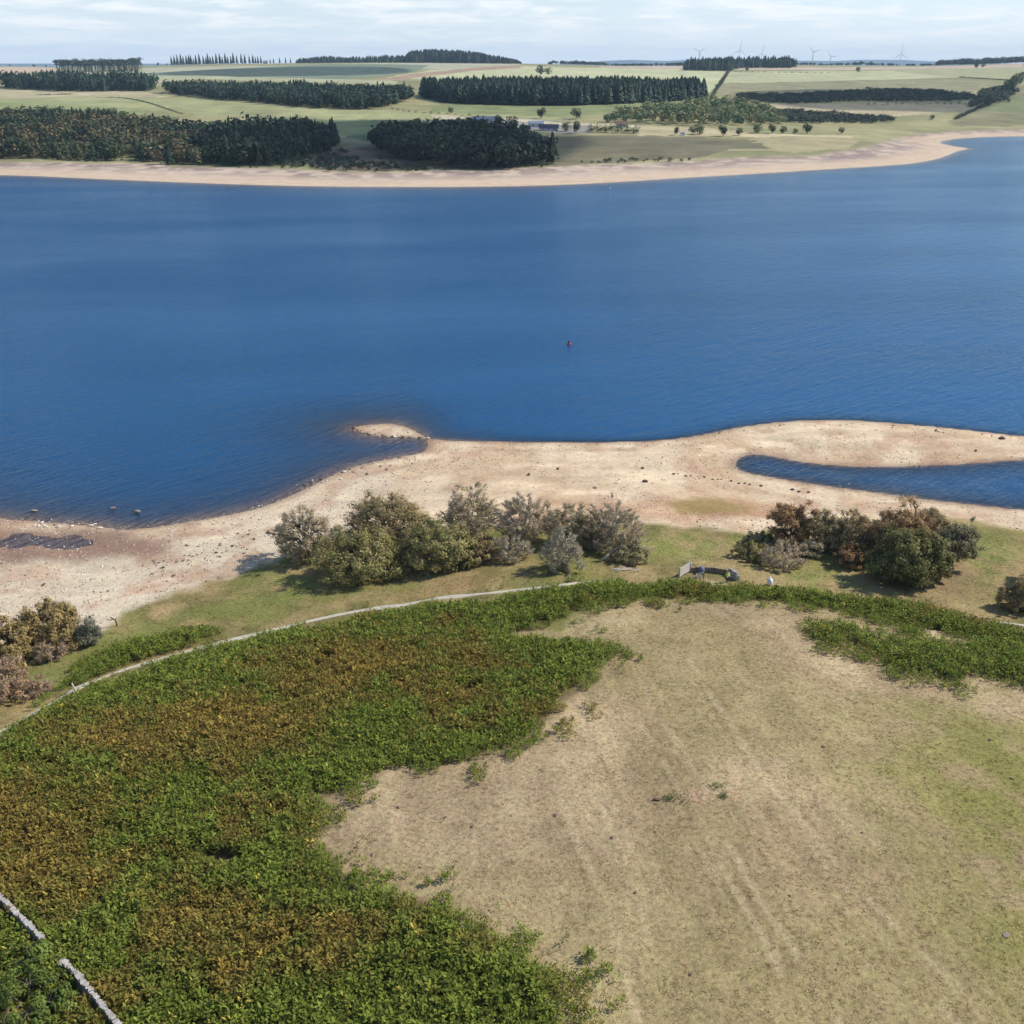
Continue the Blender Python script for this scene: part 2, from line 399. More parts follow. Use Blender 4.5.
def ground_colour(X, Y, Z):
    X = X.ravel(); Y = Y.ravel(); Z = Z.ravel()
    c = np.zeros((len(X), 3)); sandy = np.zeros(len(X))
    # ---- near side
    m = Y < 420
    x = X[m]; y = Y[m]; z = Z[m]
    n1 = fbm(x/9, y/9, 31, 4); n2 = fbm(x/2.2, y/2.2, 37, 3)
    jx = (fbm(x/3, y/3, 41, 3)-.5)*4; jy = (fbm(x/3, y/3, 43, 3)-.5)*4
    g = C(134, 124, 76)*np.ones((len(x), 1))
    mix = lambda a, col, w: a*(1-w[:, None])+col*w[:, None]
    g = mix(g, C(156, 136, 94), sstep(.42, .62, n1))
    g = mix(g, C(104, 100, 58), sstep(.5, .68, fbm(x/4, y/4, 33, 4))*.6)
    g = mix(g, C(118, 122, 64), sstep(.52, .3, n1)*.7)
    for P in grn: g = mix(g, C(122, 130, 66), sstep(-4, 4, sdist(P, x+jx*2, y+jy*2))*.75*sstep(.3, .55, n2))
    g = mix(g, C(140, 118, 88), sstep(-3, 3, sdist(dirt, x+jx, y+jy))*.8)
    g = mix(g, C(196, 176, 140), np.exp(-(pdist(penP, x+jx*.4, y+jy*.4, False)/.7)**2)*.8)
    g = mix(g, C(150, 125, 85), sstep(-2, 3, sdist(brownG, x+jx, y+jy))*.7)
    # pasture
    pw = sstep(-1, 1, sdist(pastP, x+jx*.3, y+jy*.3))
    p = C(158, 137, 105)*np.ones((len(x), 1))
    n3 = fbm(x/22, y/22, 51, 3)
    p = mix(p, C(186, 164, 128), sstep(.4, .7, fbm(x/6, y/11, 53, 4))*.8)
    p = mix(p, C(142, 130, 82), sstep(.47, .66, n3)*.45)
    p = mix(p, C(150, 138, 88), sstep(62, 45, y+jy)*.45)
    p = mix(p, C(130, 126, 68), sstep(-8, 14, sdist(greenR, x+jx*2, y+jy*2))*sstep(.3, .6, fbm(x/4, y/4, 57, 4))*.95)
    p = mix(p, C(190, 158, 128), sstep(-.5, .8, sdist(bare, x+jx*.5, y+jy*.5))*sstep(.35, .6, n2))
    tv_ = tracks[1][-1]-tracks[1][0]; tv_ = tv_/np.linalg.norm(tv_)
    uu = x*tv_[0]+y*tv_[1]; vv = -x*tv_[1]+y*tv_[0]
    p = p*(1+.36*(fbm(vv/.55, uu/16, 97, 3)-.5)*sstep(.3, .6, fbm(x/15, y/15, 98, 2)))[:, None]
    for i, t in enumerate(tracks):
        d = pdist(t, x+jx*.12, y+jy*.12, False)
        p = mix(p, C(196, 176, 142), np.exp(-(d/.32)**2)*.38*sstep(.25, .6, n2))
        p = mix(p, C(112, 98, 66), np.exp(-((d-.6)/.25)**2)*.3*sstep(.35, .6, n2))
    g = mix(g, p, pw)
    br = np.zeros(len(x))
    for P in brP: br = np.maximum(br, sstep(.3, 2.2, sdist(P, x+jx*.4, y+jy*.4)))
    g = mix(g, C(92, 80, 48), br*.8)  # dark soil, also tinted so gaps between the plants look shaded
    # sand
    ss = sdist(sandP, x+jx*.9, y+jy*.9); sw = sstep(-.9, 1.4, ss)
    s = C(211, 190, 163)*np.ones((len(x), 1))
    s = mix(s, C(196, 168, 138), sstep(.42, .66, fbm(x/7, y/16, 61, 4))*.8)
    s = mix(s, C(228, 206, 176), sstep(.5, .75, fbm(x/12, y/3.5, 63, 4))*.8)
    s = mix(s, C(206, 194, 174), sstep(-14, -34, x+jx*2)*.6*sstep(-2, 12, sdist(nearP, x, y)))
    s = mix(s, C(178, 142, 118), sstep(.52, .66, fbm(x/5, y/5, 65, 4))*.55)
    s = mix(s, C(172, 125, 95), sstep(-2, 2.5, sdist(redP, x+jx, y+jy))*.55)
    s = mix(s, C(150, 130, 85), sstep(-1.5, 2, sdist(olivP, x+jx, y+jy))*.9)
    s = mix(s, C(128, 118, 60), sstep(-1, 1.5, sdist(olivP2, x+jx*.6, y+jy*.6))*.9)
    s = mix(s, C(165, 118, 95), np.exp(-(pdist(redline, x+jx*.5, y+jy*.5, False)/.6)**2)*.4)
    s = s*[.985, .972, .915]
    sd = sdist(nearP, x, y)
    # strand lines left by the falling lake
    s = s*(1+.20*(vnoise(sd*.9+jx*.25, x*.02, 71)-.5)*sstep(60, 20, sd))[:, None]
    wet = np.maximum(sstep(2.2, .2, sd+jx*.5)*.62, sstep(-2.5, 2.5, sdist(wetA, x+jx, y+jy))*.95)
    s = mix(s, C(142, 114, 96), wet)
    s = mix(s, C(108, 106, 110), sstep(.0, -.25, z)*.95)
    s = mix(s, C(64, 60, 60), sstep(-1, 2, sdist(inletP, x, y))*sstep(.02, -.1, z))
    g = mix(g, s, sw)
    c[m] = g; sandy[m] = sw
    # ---- far side
    m = ~m
    x = X[m]; y = Y[m]; z = Z[m]
    j = (fbm(x/25, y/40, 81, 3)-.5)
    n1 = fbm(x/90, y/160, 83, 4)
    g = mix(C(158, 154, 114)*np.ones((len(x), 1)), C(130, 132, 94), sstep(.4, .62, n1)*.8)
    g = mix(g, C(112, 135, 150), sstep(5000, 7500, y))  # distance haze painted in: the farthest ground turns blue
    for P, col in fieldW:
        q = inside(P, x+j*14, y+j*22)
        g[q] = col*(.70+.28*n1[q]+.36*fbm(x[q]/16, y[q]/50, 87, 4))[:, None]
    g = g*(.78+.44*fbm(x/34, y/13, 88, 4))[:, None]*np.array([1.0, .955, .92])
    ss = sdist(farsand, x+j*8, y+j*30); sw = sstep(-8, 8, ss)
    s = mix(C(198, 178, 158)*np.ones((len(x), 1)), C(142, 124, 116), sstep(75, 4, ss)*sstep(.32, .62, fbm(x/9, y/14, 85, 4)))
    s = mix(s, C(176, 154, 134), sstep(.5, .7, fbm(x/40, y/9, 86, 3))*.7)
    s = mix(s, C(210, 184, 154), sstep(45, 15, sdist(farP, x, y))*.6)
    s = mix(s, C(120, 90, 75), sstep(0, -.6, z))
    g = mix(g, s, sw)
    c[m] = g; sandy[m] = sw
    return c, sandy

def ground_material():
    m, nt = new_mat('ground_material')
    out = N(nt, 'ShaderNodeOutputMaterial'); p = N(nt, 'ShaderNodeBsdfPrincipled'); p.inputs['Roughness'].default_value = .95
    p.inputs['Specular IOR Level'].default_value = .12
    a = N(nt, 'ShaderNodeAttribute', attribute_name='tint'); sa = N(nt, 'ShaderNodeAttribute', attribute_name='sandy')
    geo = N(nt, 'ShaderNodeNewGeometry')
    def noise(scale, detail, rough=.6, sc=None):
        n = N(nt, 'ShaderNodeTexNoise', in_Scale=scale, in_Detail=detail, in_Roughness=rough)
        if sc:
            mp = N(nt, 'ShaderNodeMapping'); mp.inputs['Scale'].default_value = sc; mp.inputs['Rotation'].default_value = (0, 0, R(-25))
            L(nt, geo.outputs['Position'], mp.inputs['Vector']); L(nt, mp.outputs[0], n.inputs['Vector'])
        else: L(nt, geo.outputs['Position'], n.inputs['Vector'])
        return n.outputs['Fac']
    def rng_(v, a0, a1, b0, b1):
        r = N(nt, 'ShaderNodeMapRange'); r.inputs['From Min'].default_value = a0; r.inputs['From Max'].default_value = a1
        r.inputs['To Min'].default_value = b0; r.inputs['To Max'].default_value = b1; L(nt, v, r.inputs['Value']); return r.outputs[0]
    def mul(a_, b_):
        n = N(nt, 'ShaderNodeMath', operation='MULTIPLY'); L(nt, a_, n.inputs[0]); L(nt, b_, n.inputs[1]); return n.outputs[0]
    def mixf(f, a_, b_):
        n = N(nt, 'ShaderNodeMix', data_type='FLOAT'); L(nt, f, n.inputs[0]); L(nt, a_, n.inputs[2]); L(nt, b_, n.inputs[3]); return n.outputs[0]
    g1 = noise(2.6, 6, .7); g2 = noise(.45, 5, .6); g3 = noise(9, 3, .6, (1, 2.2, 1))
    grass = mul(mul(rng_(g1, .3, .7, .66, 1.34), rng_(g2, .3, .7, .90, 1.10)), rng_(g3, .3, .7, .72, 1.28))
    gfar = noise(.035, 6, .65)
    grass = mul(grass, rng_(gfar, .3, .7, .86, 1.14))
    s1 = noise(1.3, 7, .7); s2 = noise(.16, 5, .6)
    vo = N(nt, 'ShaderNodeTexVoronoi', in_Scale=.95); L(nt, geo.outputs['Position'], vo.inputs['Vector'])
    cl = noise(.10, 4, .6)
    dots = rng_(vo.outputs['Distance'], .10, .20, .62, 1.0)
    dots = mixf(rng_(cl, .48, .6, 0, 1), rng_(cl, 0, 1, 1, 1), dots)
    sand = mul(mul(rng_(s1, .3, .7, .80, 1.18), rng_(s2, .3, .7, .90, 1.10)), dots)
    val = mixf(sa.outputs['Fac'], grass, sand)
    hs = N(nt, 'ShaderNodeHueSaturation'); L(nt, a.outputs['Color'], hs.inputs['Color']); L(nt, val, hs.inputs['Value'])
    hh = noise(1.1, 4, .6); L(nt, rng_(hh, .3, .7, .487, .513), hs.inputs['Hue'])
    L(nt, hs.outputs[0], p.inputs['Base Color'])
    bh = mixf(sa.outputs['Fac'], g1, s1)
    b = N(nt, 'ShaderNodeBump', in_Strength=.55, in_Distance=.22); L(nt, bh, b.inputs['Height']); L(nt, b.outputs[0], p.inputs['Normal'])
    L(nt, p.outputs[0], out.inputs[0])
    return m
M['ground'] = ground_material()

gc, gs = ground_colour(GX, GY, GZ)
VALL = np.stack([GX.ravel(), GY.ravel(), GZ.ravel()], 1)
idx = np.arange(nr*nc).reshape(nr, nc)
FA = np.stack([idx[:-1, :-1], idx[:-1, 1:], idx[1:, 1:], idx[1:, :-1]], -1).reshape(-1, 4)
fy = GY.ravel()[FA].mean(1); fs = gs[FA].mean(1)
def sub_mesh(name, mask, mat):
    f = FA[mask]; u, inv = np.unique(f, return_inverse=True)
    o = mesh_np(name, VALL[u], inv.reshape(f.shape), mat, None, gc[u], True)
    a = o.data.attributes.new('sandy', 'FLOAT', 'POINT'); a.data.foreach_set('value', gs[u].astype(np.float32))
    return o
near = fy < 420
tag(sub_mesh('beach', near & (fs > .5), M['ground']), kind='structure')
tag(sub_mesh('grassland', near & (fs <= .5), M['ground']), kind='structure')
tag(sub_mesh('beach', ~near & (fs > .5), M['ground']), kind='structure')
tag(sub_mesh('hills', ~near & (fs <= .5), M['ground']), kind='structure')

# ------------------------------------------------------------------ lake
def water_material():
    m, nt = new_mat('lake_water')
    out = N(nt, 'ShaderNodeOutputMaterial')
    geo = N(nt, 'ShaderNodeNewGeometry')
    def mapped(sc, rot):
        mp = N(nt, 'ShaderNodeMapping', vector_type='TEXTURE'); mp.inputs['Scale'].default_value = tuple(1/q for q in sc); mp.inputs['Rotation'].default_value = (0, 0, R(rot))
        L(nt, geo.outputs['Position'], mp.inputs['Vector']); return mp.outputs[0]
    n1 = N(nt, 'ShaderNodeTexNoise', in_Scale=1.0, in_Detail=3.0, in_Roughness=.55, in_Distortion=.3); L(nt, mapped((.20, .80, 1), 48), n1.inputs['Vector'])
    n2 = N(nt, 'ShaderNodeTexNoise', in_Scale=1.0, in_Detail=4.0, in_Roughness=.6); L(nt, mapped((.8, 2.0, 1), 28), n2.inputs['Vector'])
    n3 = N(nt, 'ShaderNodeTexNoise', in_Scale=1.0, in_Detail=3.0); L(nt, mapped((.006, .02, 1), 8), n3.inputs['Vector'])
    ad = N(nt, 'ShaderNodeMath', operation='MULTIPLY_ADD'); ad.inputs[1].default_value = .45; L(nt, n2.outputs['Fac'], ad.inputs[0]); L(nt, n1.outputs['Fac'], ad.inputs[2])
    n4 = N(nt, 'ShaderNodeTexNoise', in_Scale=1.0, in_Detail=2.0, in_Distortion=.4); L(nt, mapped((.055, .21, 1), 40), n4.inputs['Vector'])
    ad1 = ad; ad = N(nt, 'ShaderNodeMath', operation='MULTIPLY_ADD'); ad.inputs[1].default_value = .9; L(nt, n4.outputs['Fac'], ad.inputs[0]); L(nt, ad1.outputs[0], ad.inputs[2])
    st = N(nt, 'ShaderNodeMapRange'); st.inputs['From Min'].default_value = .35; st.inputs['From Max'].default_value = .65; st.inputs['To Min'].default_value = .45; st.inputs['To Max'].default_value = 1.0
    L(nt, n3.outputs['Fac'], st.inputs['Value'])
    b = N(nt, 'ShaderNodeBump', in_Distance=.62); L(nt, st.outputs[0], b.inputs['Strength']); L(nt, ad.outputs[0], b.inputs['Height'])
    fr = N(nt, 'ShaderNodeFresnel', in_IOR=1.333); L(nt, b.outputs[0], fr.inputs['Normal'])
    gl = N(nt, 'ShaderNodeBsdfGlossy', in_Roughness=.10); L(nt, b.outputs[0], gl.inputs['Normal']); gl.inputs['Color'].default_value = (.80, .93, 1, 1)
    df = N(nt, 'ShaderNodeBsdfDiffuse'); df.inputs['Color'].default_value = (.011, .080, .200, 1); L(nt, b.outputs[0], df.inputs['Normal'])
    tr = N(nt, 'ShaderNodeBsdfTransparent'); tr.inputs['Color'].default_value = (.80, .80, .85, 1)
    at_ = N(nt, 'ShaderNodeAttribute', attribute_name='opacity')
    m1 = N(nt, 'ShaderNodeMixShader'); L(nt, at_.outputs['Fac'], m1.inputs[0]); L(nt, tr.outputs[0], m1.inputs[1]); L(nt, df.outputs[0], m1.inputs[2])
    m2 = N(nt, 'ShaderNodeMixShader'); fk = N(nt, 'ShaderNodeMath', operation='MULTIPLY'); fk.inputs[1].default_value = .78; L(nt, fr.outputs[0], fk.inputs[0]); L(nt, fk.outputs[0], m2.inputs[0]); L(nt, m1.outputs[0], m2.inputs[1]); L(nt, gl.outputs[0], m2.inputs[2])
    L(nt, m2.outputs[0], out.inputs[0])
    return m
M['water'] = water_material()
zf = GZ.ravel()[FA].min(1)
f = FA[(zf < .01) & (fy < 1400)]
u, inv = np.unique(f, return_inverse=True)
wv = VALL[u].copy(); dep = -np.minimum(wv[:, 2], 0); wv[:, 2] = 0
wo = mesh_np('lake_water', wv, inv.reshape(f.shape), M['water'], None, None, True)
a = wo.data.attributes.new('opacity', 'FLOAT', 'POINT'); a.data.foreach_set('value', (1-np.exp(-dep*1.7)).astype(np.float32))
tag(wo, kind='structure')

# ------------------------------------------------------------------ path
def path_mesh(src):
    p = smooth(src, 2); d = np.gradient(p, axis=0); d /= np.linalg.norm(d, axis=1)[:, None]
    nrm = np.stack([-d[:, 1], d[:, 0]], 1); k = len(p); V = []
    for s_ in (-1, -.5, 0, .5, 1):
        w = .42*(1+1.3*(vnoise(np.arange(k)*.33, np.full(k, s_*3.0), 91)-.5))*np.clip(np.minimum(np.arange(k), np.arange(k)[::-1])/14, .05, 1)
        q = p+nrm*(s_*w)[:, None]
        V.append(np.stack([q[:, 0], q[:, 1], hgt(q[:, 0], q[:, 1])+.055-.035*abs(s_)], 1))
    V = np.stack(V, 1).reshape(-1, 3); ii = np.arange(k*5).reshape(k, 5)
    Fq = np.stack([ii[:-1, :-1], ii[:-1, 1:], ii[1:, 1:], ii[1:, :-1]], -1).reshape(-1, 4)[:, ::-1]
    o = mesh_np('path', V, Fq, M['gravel'], None, None, True)
    tag(o, kind='structure')
M['gravel'] = simple_mat('pale_gravel', S(186, 178, 158), .95, .35, 1.6, .5)
_px = 512+pathpts[:, 0]*F/(pathpts[:, 1]*CP+(H-3)*SP)
path_mesh(pathpts[_px < 632]); path_mesh(pathpts[_px > 952])

# ------------------------------------------------------------------ fern cover
def fern_template(r, n=9):
    V = []; Fs = []
    for i in range(n):
        a = 2*math.pi*i*.382*1.0+r.uniform(-.5, .5); l = r.uniform(.15, .38); w = r.uniform(.035, .075); h0 = r.uniform(.25, .8)
        ca, sa = math.cos(a), math.sin(a); k = len(V); rise = r.uniform(-.12, .28)
        b = np.array([.07*ca, .07*sa, h0]); t = np.array([ca*l, sa*l, h0+rise]); mid = (b+t)/2+[0, 0, .06]
        side = np.array([-sa, ca, 0])*w-[0, 0, .035]
        V += [b, mid+side, t, mid-side*[1, 1, -1]]; Fs += [(k, k+2, k+1), (k, k+3, k+2)]
    return np.array(V), np.array(Fs)
TEMPL = [fern_template(np.random.default_rng(100+i), 13+i % 4) for i in range(10)]

def scatter(templates, pos, rot, scl, tint, name, mat, label, cat, kind='stuff', tv=.18, smooth_=False):
    Vs = []; Fs = []; Ts = []; base = 0
    pick = rng.integers(0, len(templates), len(pos))
    for i, tm in enumerate(templates):
        q = pick == i; k = q.sum()
        if not k: continue
        TV, TF = tm[0], tm[1]
        c, s_ = np.cos(rot[q]), np.sin(rot[q])
        P = np.empty((k, len(TV), 3))
        sc = scl[q] if scl.ndim == 2 else np.repeat(scl[q][:, None], 3, 1)
        vx = TV[None, :, 0]*sc[:, 0:1]; vy = TV[None, :, 1]*sc[:, 1:2]
        P[:, :, 0] = vx*c[:, None]-vy*s_[:, None]+pos[q, 0:1]
        P[:, :, 1] = vx*s_[:, None]+vy*c[:, None]+pos[q, 1:2]
        P[:, :, 2] = TV[None, :, 2]*sc[:, 2:3]+pos[q, 2:3]
        t = np.repeat(tint[q][:, None, :], len(TV), 1)*(1+rng.uniform(-tv, tv, (k, len(TV), 1)))
        if len(tm) > 2: t = t*tm[2][None, :, :]
        Vs.append(P.reshape(-1, 3)); Ts.append(t.reshape(-1, 3))
        Fs.append((TF[None]+(np.arange(k)*len(TV))[:, None, None]+base).reshape(-1, TF.shape[1])); base += k*len(TV)
    o = mesh_np(name, np.vstack(Vs), np.vstack(Fs), mat, None, np.clip(np.vstack(Ts), 0, 1), smooth_)
    return tag(o, label, cat, None, kind)

wall_a = W([(-30, 880), (0, 905), (24, 929), (45, 950)])
wall_b = W([(66, 973), (84, 991), (103, 1015), (122, 1038), (150, 1073)])
wall_m = W([(45, 950), (56, 962), (66, 973)])
bareholes = [W([(404, 868), (425, 850), (448, 866), (428, 884)])]+[(W([(x-a_, y), (x, y-b_), (x+a_, y), (x, y+b_)])) for x, y, a_, b_ in ((228, 861, 30, 9), (515, 634, 32, 2.5), (175, 885, 12, 3), (470, 690, 18, 4), (330, 660, 8, 3), (195, 1000, 22, 3), (545, 622, 8, 3), (400, 905, 20, 3), (360, 897, 14, 2.5), (338, 845, 22, 18), (350, 870, 18, 4))]
def ferns(P, seed, dens, label, keep=.0, edge=1.6, amount=1.0, scale=1.0, orange=1.0):
    r = np.random.default_rng(seed)
    lo = P.min(0); hi = P.max(0); lo = np.maximum(lo, [-75, 30]); hi = np.minimum(hi, [110, 150])
    n = int((hi[0]-lo[0])*(hi[1]-lo[1])*dens)
    x = r.uniform(lo[0], hi[0], n); y = r.uniform(lo[1], hi[1], n)
    vis = np.abs(x) < .60*(y*CP+(H-4)*SP)+9
    x = x[vis]; y = y[vis]
    sd = sdist(P, x, y)
    nz = fbm(x/2.6, y/2.6, seed+1, 3); nl = fbm(x/11, y/11, seed+2, 3)
    ok = sd+(nz-.5)*edge*6+(fbm(x/.9, y/.9, seed+8, 2)-.5)*2.5 > -.55
    ok |= (sd > -3.0) & (sd < .5) & (nz > .50) & (r.random(len(x)) < .05)
    ok &= ~((sd < 2.2) & (r.random(len(x)) < .35))
    if keep: ok &= nz > keep-.2*sstep(0, 5, sd)
    for hP in bareholes: ok &= sdist(hP, x, y)+(nz-.5)*2.5 < 0
    ok &= pdist(pathpts, x, y, False) > .45+.5*r.random(len(x))
    for wl in (wall_a, wall_b): ok &= pdist(wl, x, y, False) > .38
    x = x[ok]; y = y[ok]; sd = sd[ok]; nl = nl[ok]; nz = nz[ok]; k = len(x)
    # autumn colouring: the heart of the stand has turned, its rim is still green
    nb = fbm(x/7, y/7, seed+5, 4); nf = fbm(x/1.6, y/1.6, seed+6, 2)
    turn = .02+sstep(2, 12, sd)*.20+sstep(3, 18, sd)*.32+(nb-.48)*1.6+(nl-.5)*1.0+(nf-.5)*.9+r.normal(0, .16, k)
    turn = np.clip(turn, 0, 1)*orange
    gr = np.stack([np.array(S(98, 110, 44))*np.ones((k, 1)), np.array(S(128, 138, 58))*np.ones((k, 1))], 0)
    w = r.random((k, 1)); tint = gr[0]*(1-w)+gr[1]*w
    ol = np.array(S(122, 112, 54)); orr = np.array(S(160, 130, 64)); bn = np.array(S(128, 106, 56)); yl = np.array(S(176, 158, 74))
    t1 = sstep(.12, .5, turn+r.normal(0, .10, k))[:, None]; tint = tint*(1-t1)+ol*t1
    t2 = (sstep(.42, 1.1, turn+r.normal(0, .15, k))*.66)[:, None]; ch = r.random((k, 1)); au = np.where(ch < .5, orr, np.where(ch < .9, bn, yl)); tint = tint*(1-t2)+au*t2
    yy = (r.random(k) < .012)[:, None]; tint = np.where(yy, yl, tint)
    tint = tint*r.uniform(.62, 1.3, (k, 1))
    pos = np.stack([x, y, hgt(x, y)-.05], 1)
    sc = r.uniform(.6, 1.45, k)*(.66+.45*sstep(-.5, 3, sd))*scale*(.7+.6*nz)
    return scatter(TEMPL, pos, r.uniform(0, 6.28, k), sc, np.clip(tint*1.24, 0, 1), 'bracken', M['fern'], label, 'bracken')
# the wall runs over brackA: the fern beyond the wall is the same stand
ferns(brP[0], 201, 18.0, 'wide stand of green and rust turned bracken covering the slope below the path')
ferns(brP[1], 203, 12, 'loose patch of green bracken broken by dry grass at the right of the pasture', .42, 1.8, orange=.35)
ferns(brP[2], 205, 15.0, 'small wedge of dense green bracken on the lake side of the path', orange=.3)

# rough tufts that give the pasture its grain
def tuft_template(r):
    V = []; Fs = []
    for i in range(5):
        a = r.uniform(0, 6.28); l = r.uniform(.08, .22); hh = r.uniform(.03, .08); w = .035
        b = np.array([r.uniform(-.08, .08), r.uniform(-.08, .08), 0]); k = len(V); sd_ = np.array([-math.sin(a), math.cos(a), 0])*w
        V += [b-sd_, b+sd_, b+np.array([math.cos(a)*l, math.sin(a)*l, hh])]; Fs.append((k, k+1, k+2))
    return np.array(V), np.array(Fs)
TUFT = [tuft_template(np.random.default_rng(300+i)) for i in range(6)]
def tufts():
    r = np.random.default_rng(77); n = 150000
    y = 30+110*r.random(n)**.8; x = r.uniform(-1, 1, n)*.6*(y*CP+60*SP)
    ok = (sdist(sandP, x, y) < -.6) & (pdist(pathpts, x, y, False) > .25+.4*r.random(n))
    for P in brP: ok &= sdist(P, x, y) < .3
    ok &= (fbm(x/1.3, y/1.3, 78, 3)+r.normal(0, .25, n) > .48)
    x = x[ok]; y = y[ok]; z = hgt(x, y)
    c, _ = ground_colour(x, y, z)
    k = len(x)
    dry = (r.random(k) < .5)[:, None]
    c = np.where(dry, c*1.16, c*[.93, .95, .88])
    return scatter(TUFT, np.stack([x, y, z-.01], 1), r.uniform(0, 6.28, k), r.uniform(.6, 1.35, k), c, 'grass', M['fern'], 'short dry grass tufts over the pasture and the bank', 'grass')
tufts()

# ------------------------------------------------------------------ near trees
def leaf_quads(cent, out, size, r, tint, droop=.25):
    n = len(cent)
    nrm = out+r.normal(0, .5, (n, 3)); nrm[:, 2] += .4; nrm /= np.linalg.norm(nrm, axis=1)[:, None]+1e-9
    a = r.normal(0, 1, (n, 3)); u_ = np.cross(nrm, a); u_ /= np.linalg.norm(u_, axis=1)[:, None]+1e-9; v_ = np.cross(nrm, u_)
    s_ = size*r.uniform(.6, 1.4, (n, 1)); as_ = r.uniform(.45, .8, (n, 1))
    V = np.stack([cent-u_*s_, cent+v_*s_*as_, cent+u_*s_, cent-v_*s_*as_], 1).reshape(-1, 3)
    return V, np.arange(n*4).reshape(-1, 4), np.repeat(tint, 4, 0)

PAL = {  # two leaf colours, then weight of a third
    'olive': (S(116, 114, 60), S(140, 132, 78), S(100, 102, 52)),
    'olivebrown': (S(124, 112, 68), S(146, 130, 92), S(104, 104, 56)),
    'greyolive': (S(142, 128, 96), S(158, 142, 118), S(120, 114, 66)),
    'grey': (S(156, 142, 108), S(140, 128, 92), S(122, 116, 74)),
    'silver': (S(164, 156, 126), S(146, 142, 106), S(128, 126, 84)),
    'pink': (S(166, 144, 112), S(154, 134, 104), S(134, 116, 84)),
    'rust': (S(134, 102, 68), S(146, 114, 76), S(112, 88, 58)),
    'rustpink': (S(146, 116, 88), S(136, 106, 78), S(118, 96, 70)),
    'ochre': (S(138, 118, 66), S(124, 108, 58), S(148, 130, 80)),
    'brown': (S(126, 112, 72), S(144, 122, 78), S(112, 98, 60)),
    'rusttop': (S(146, 118, 74), S(136, 108, 72), S(166, 132, 88)),
    'darkgreen': (S(92, 94, 46), S(108, 108, 56), S(76, 80, 40)),
    'darkolive': (S(98, 98, 54), S(116, 108, 66), S(82, 86, 46)),
    'darkgrey': (S(112, 108, 78), S(96, 98, 66), S(136, 124, 98)),
    'greygreen': (S(138, 132, 92), S(118, 118, 72), S(152, 142, 110)),
    'blueconifer': (S(108, 116, 98), S(92, 102, 80), S(134, 134, 120)),
    'bright': (S(80, 98, 28), S(98, 114, 36), S(62, 80, 24)),
}
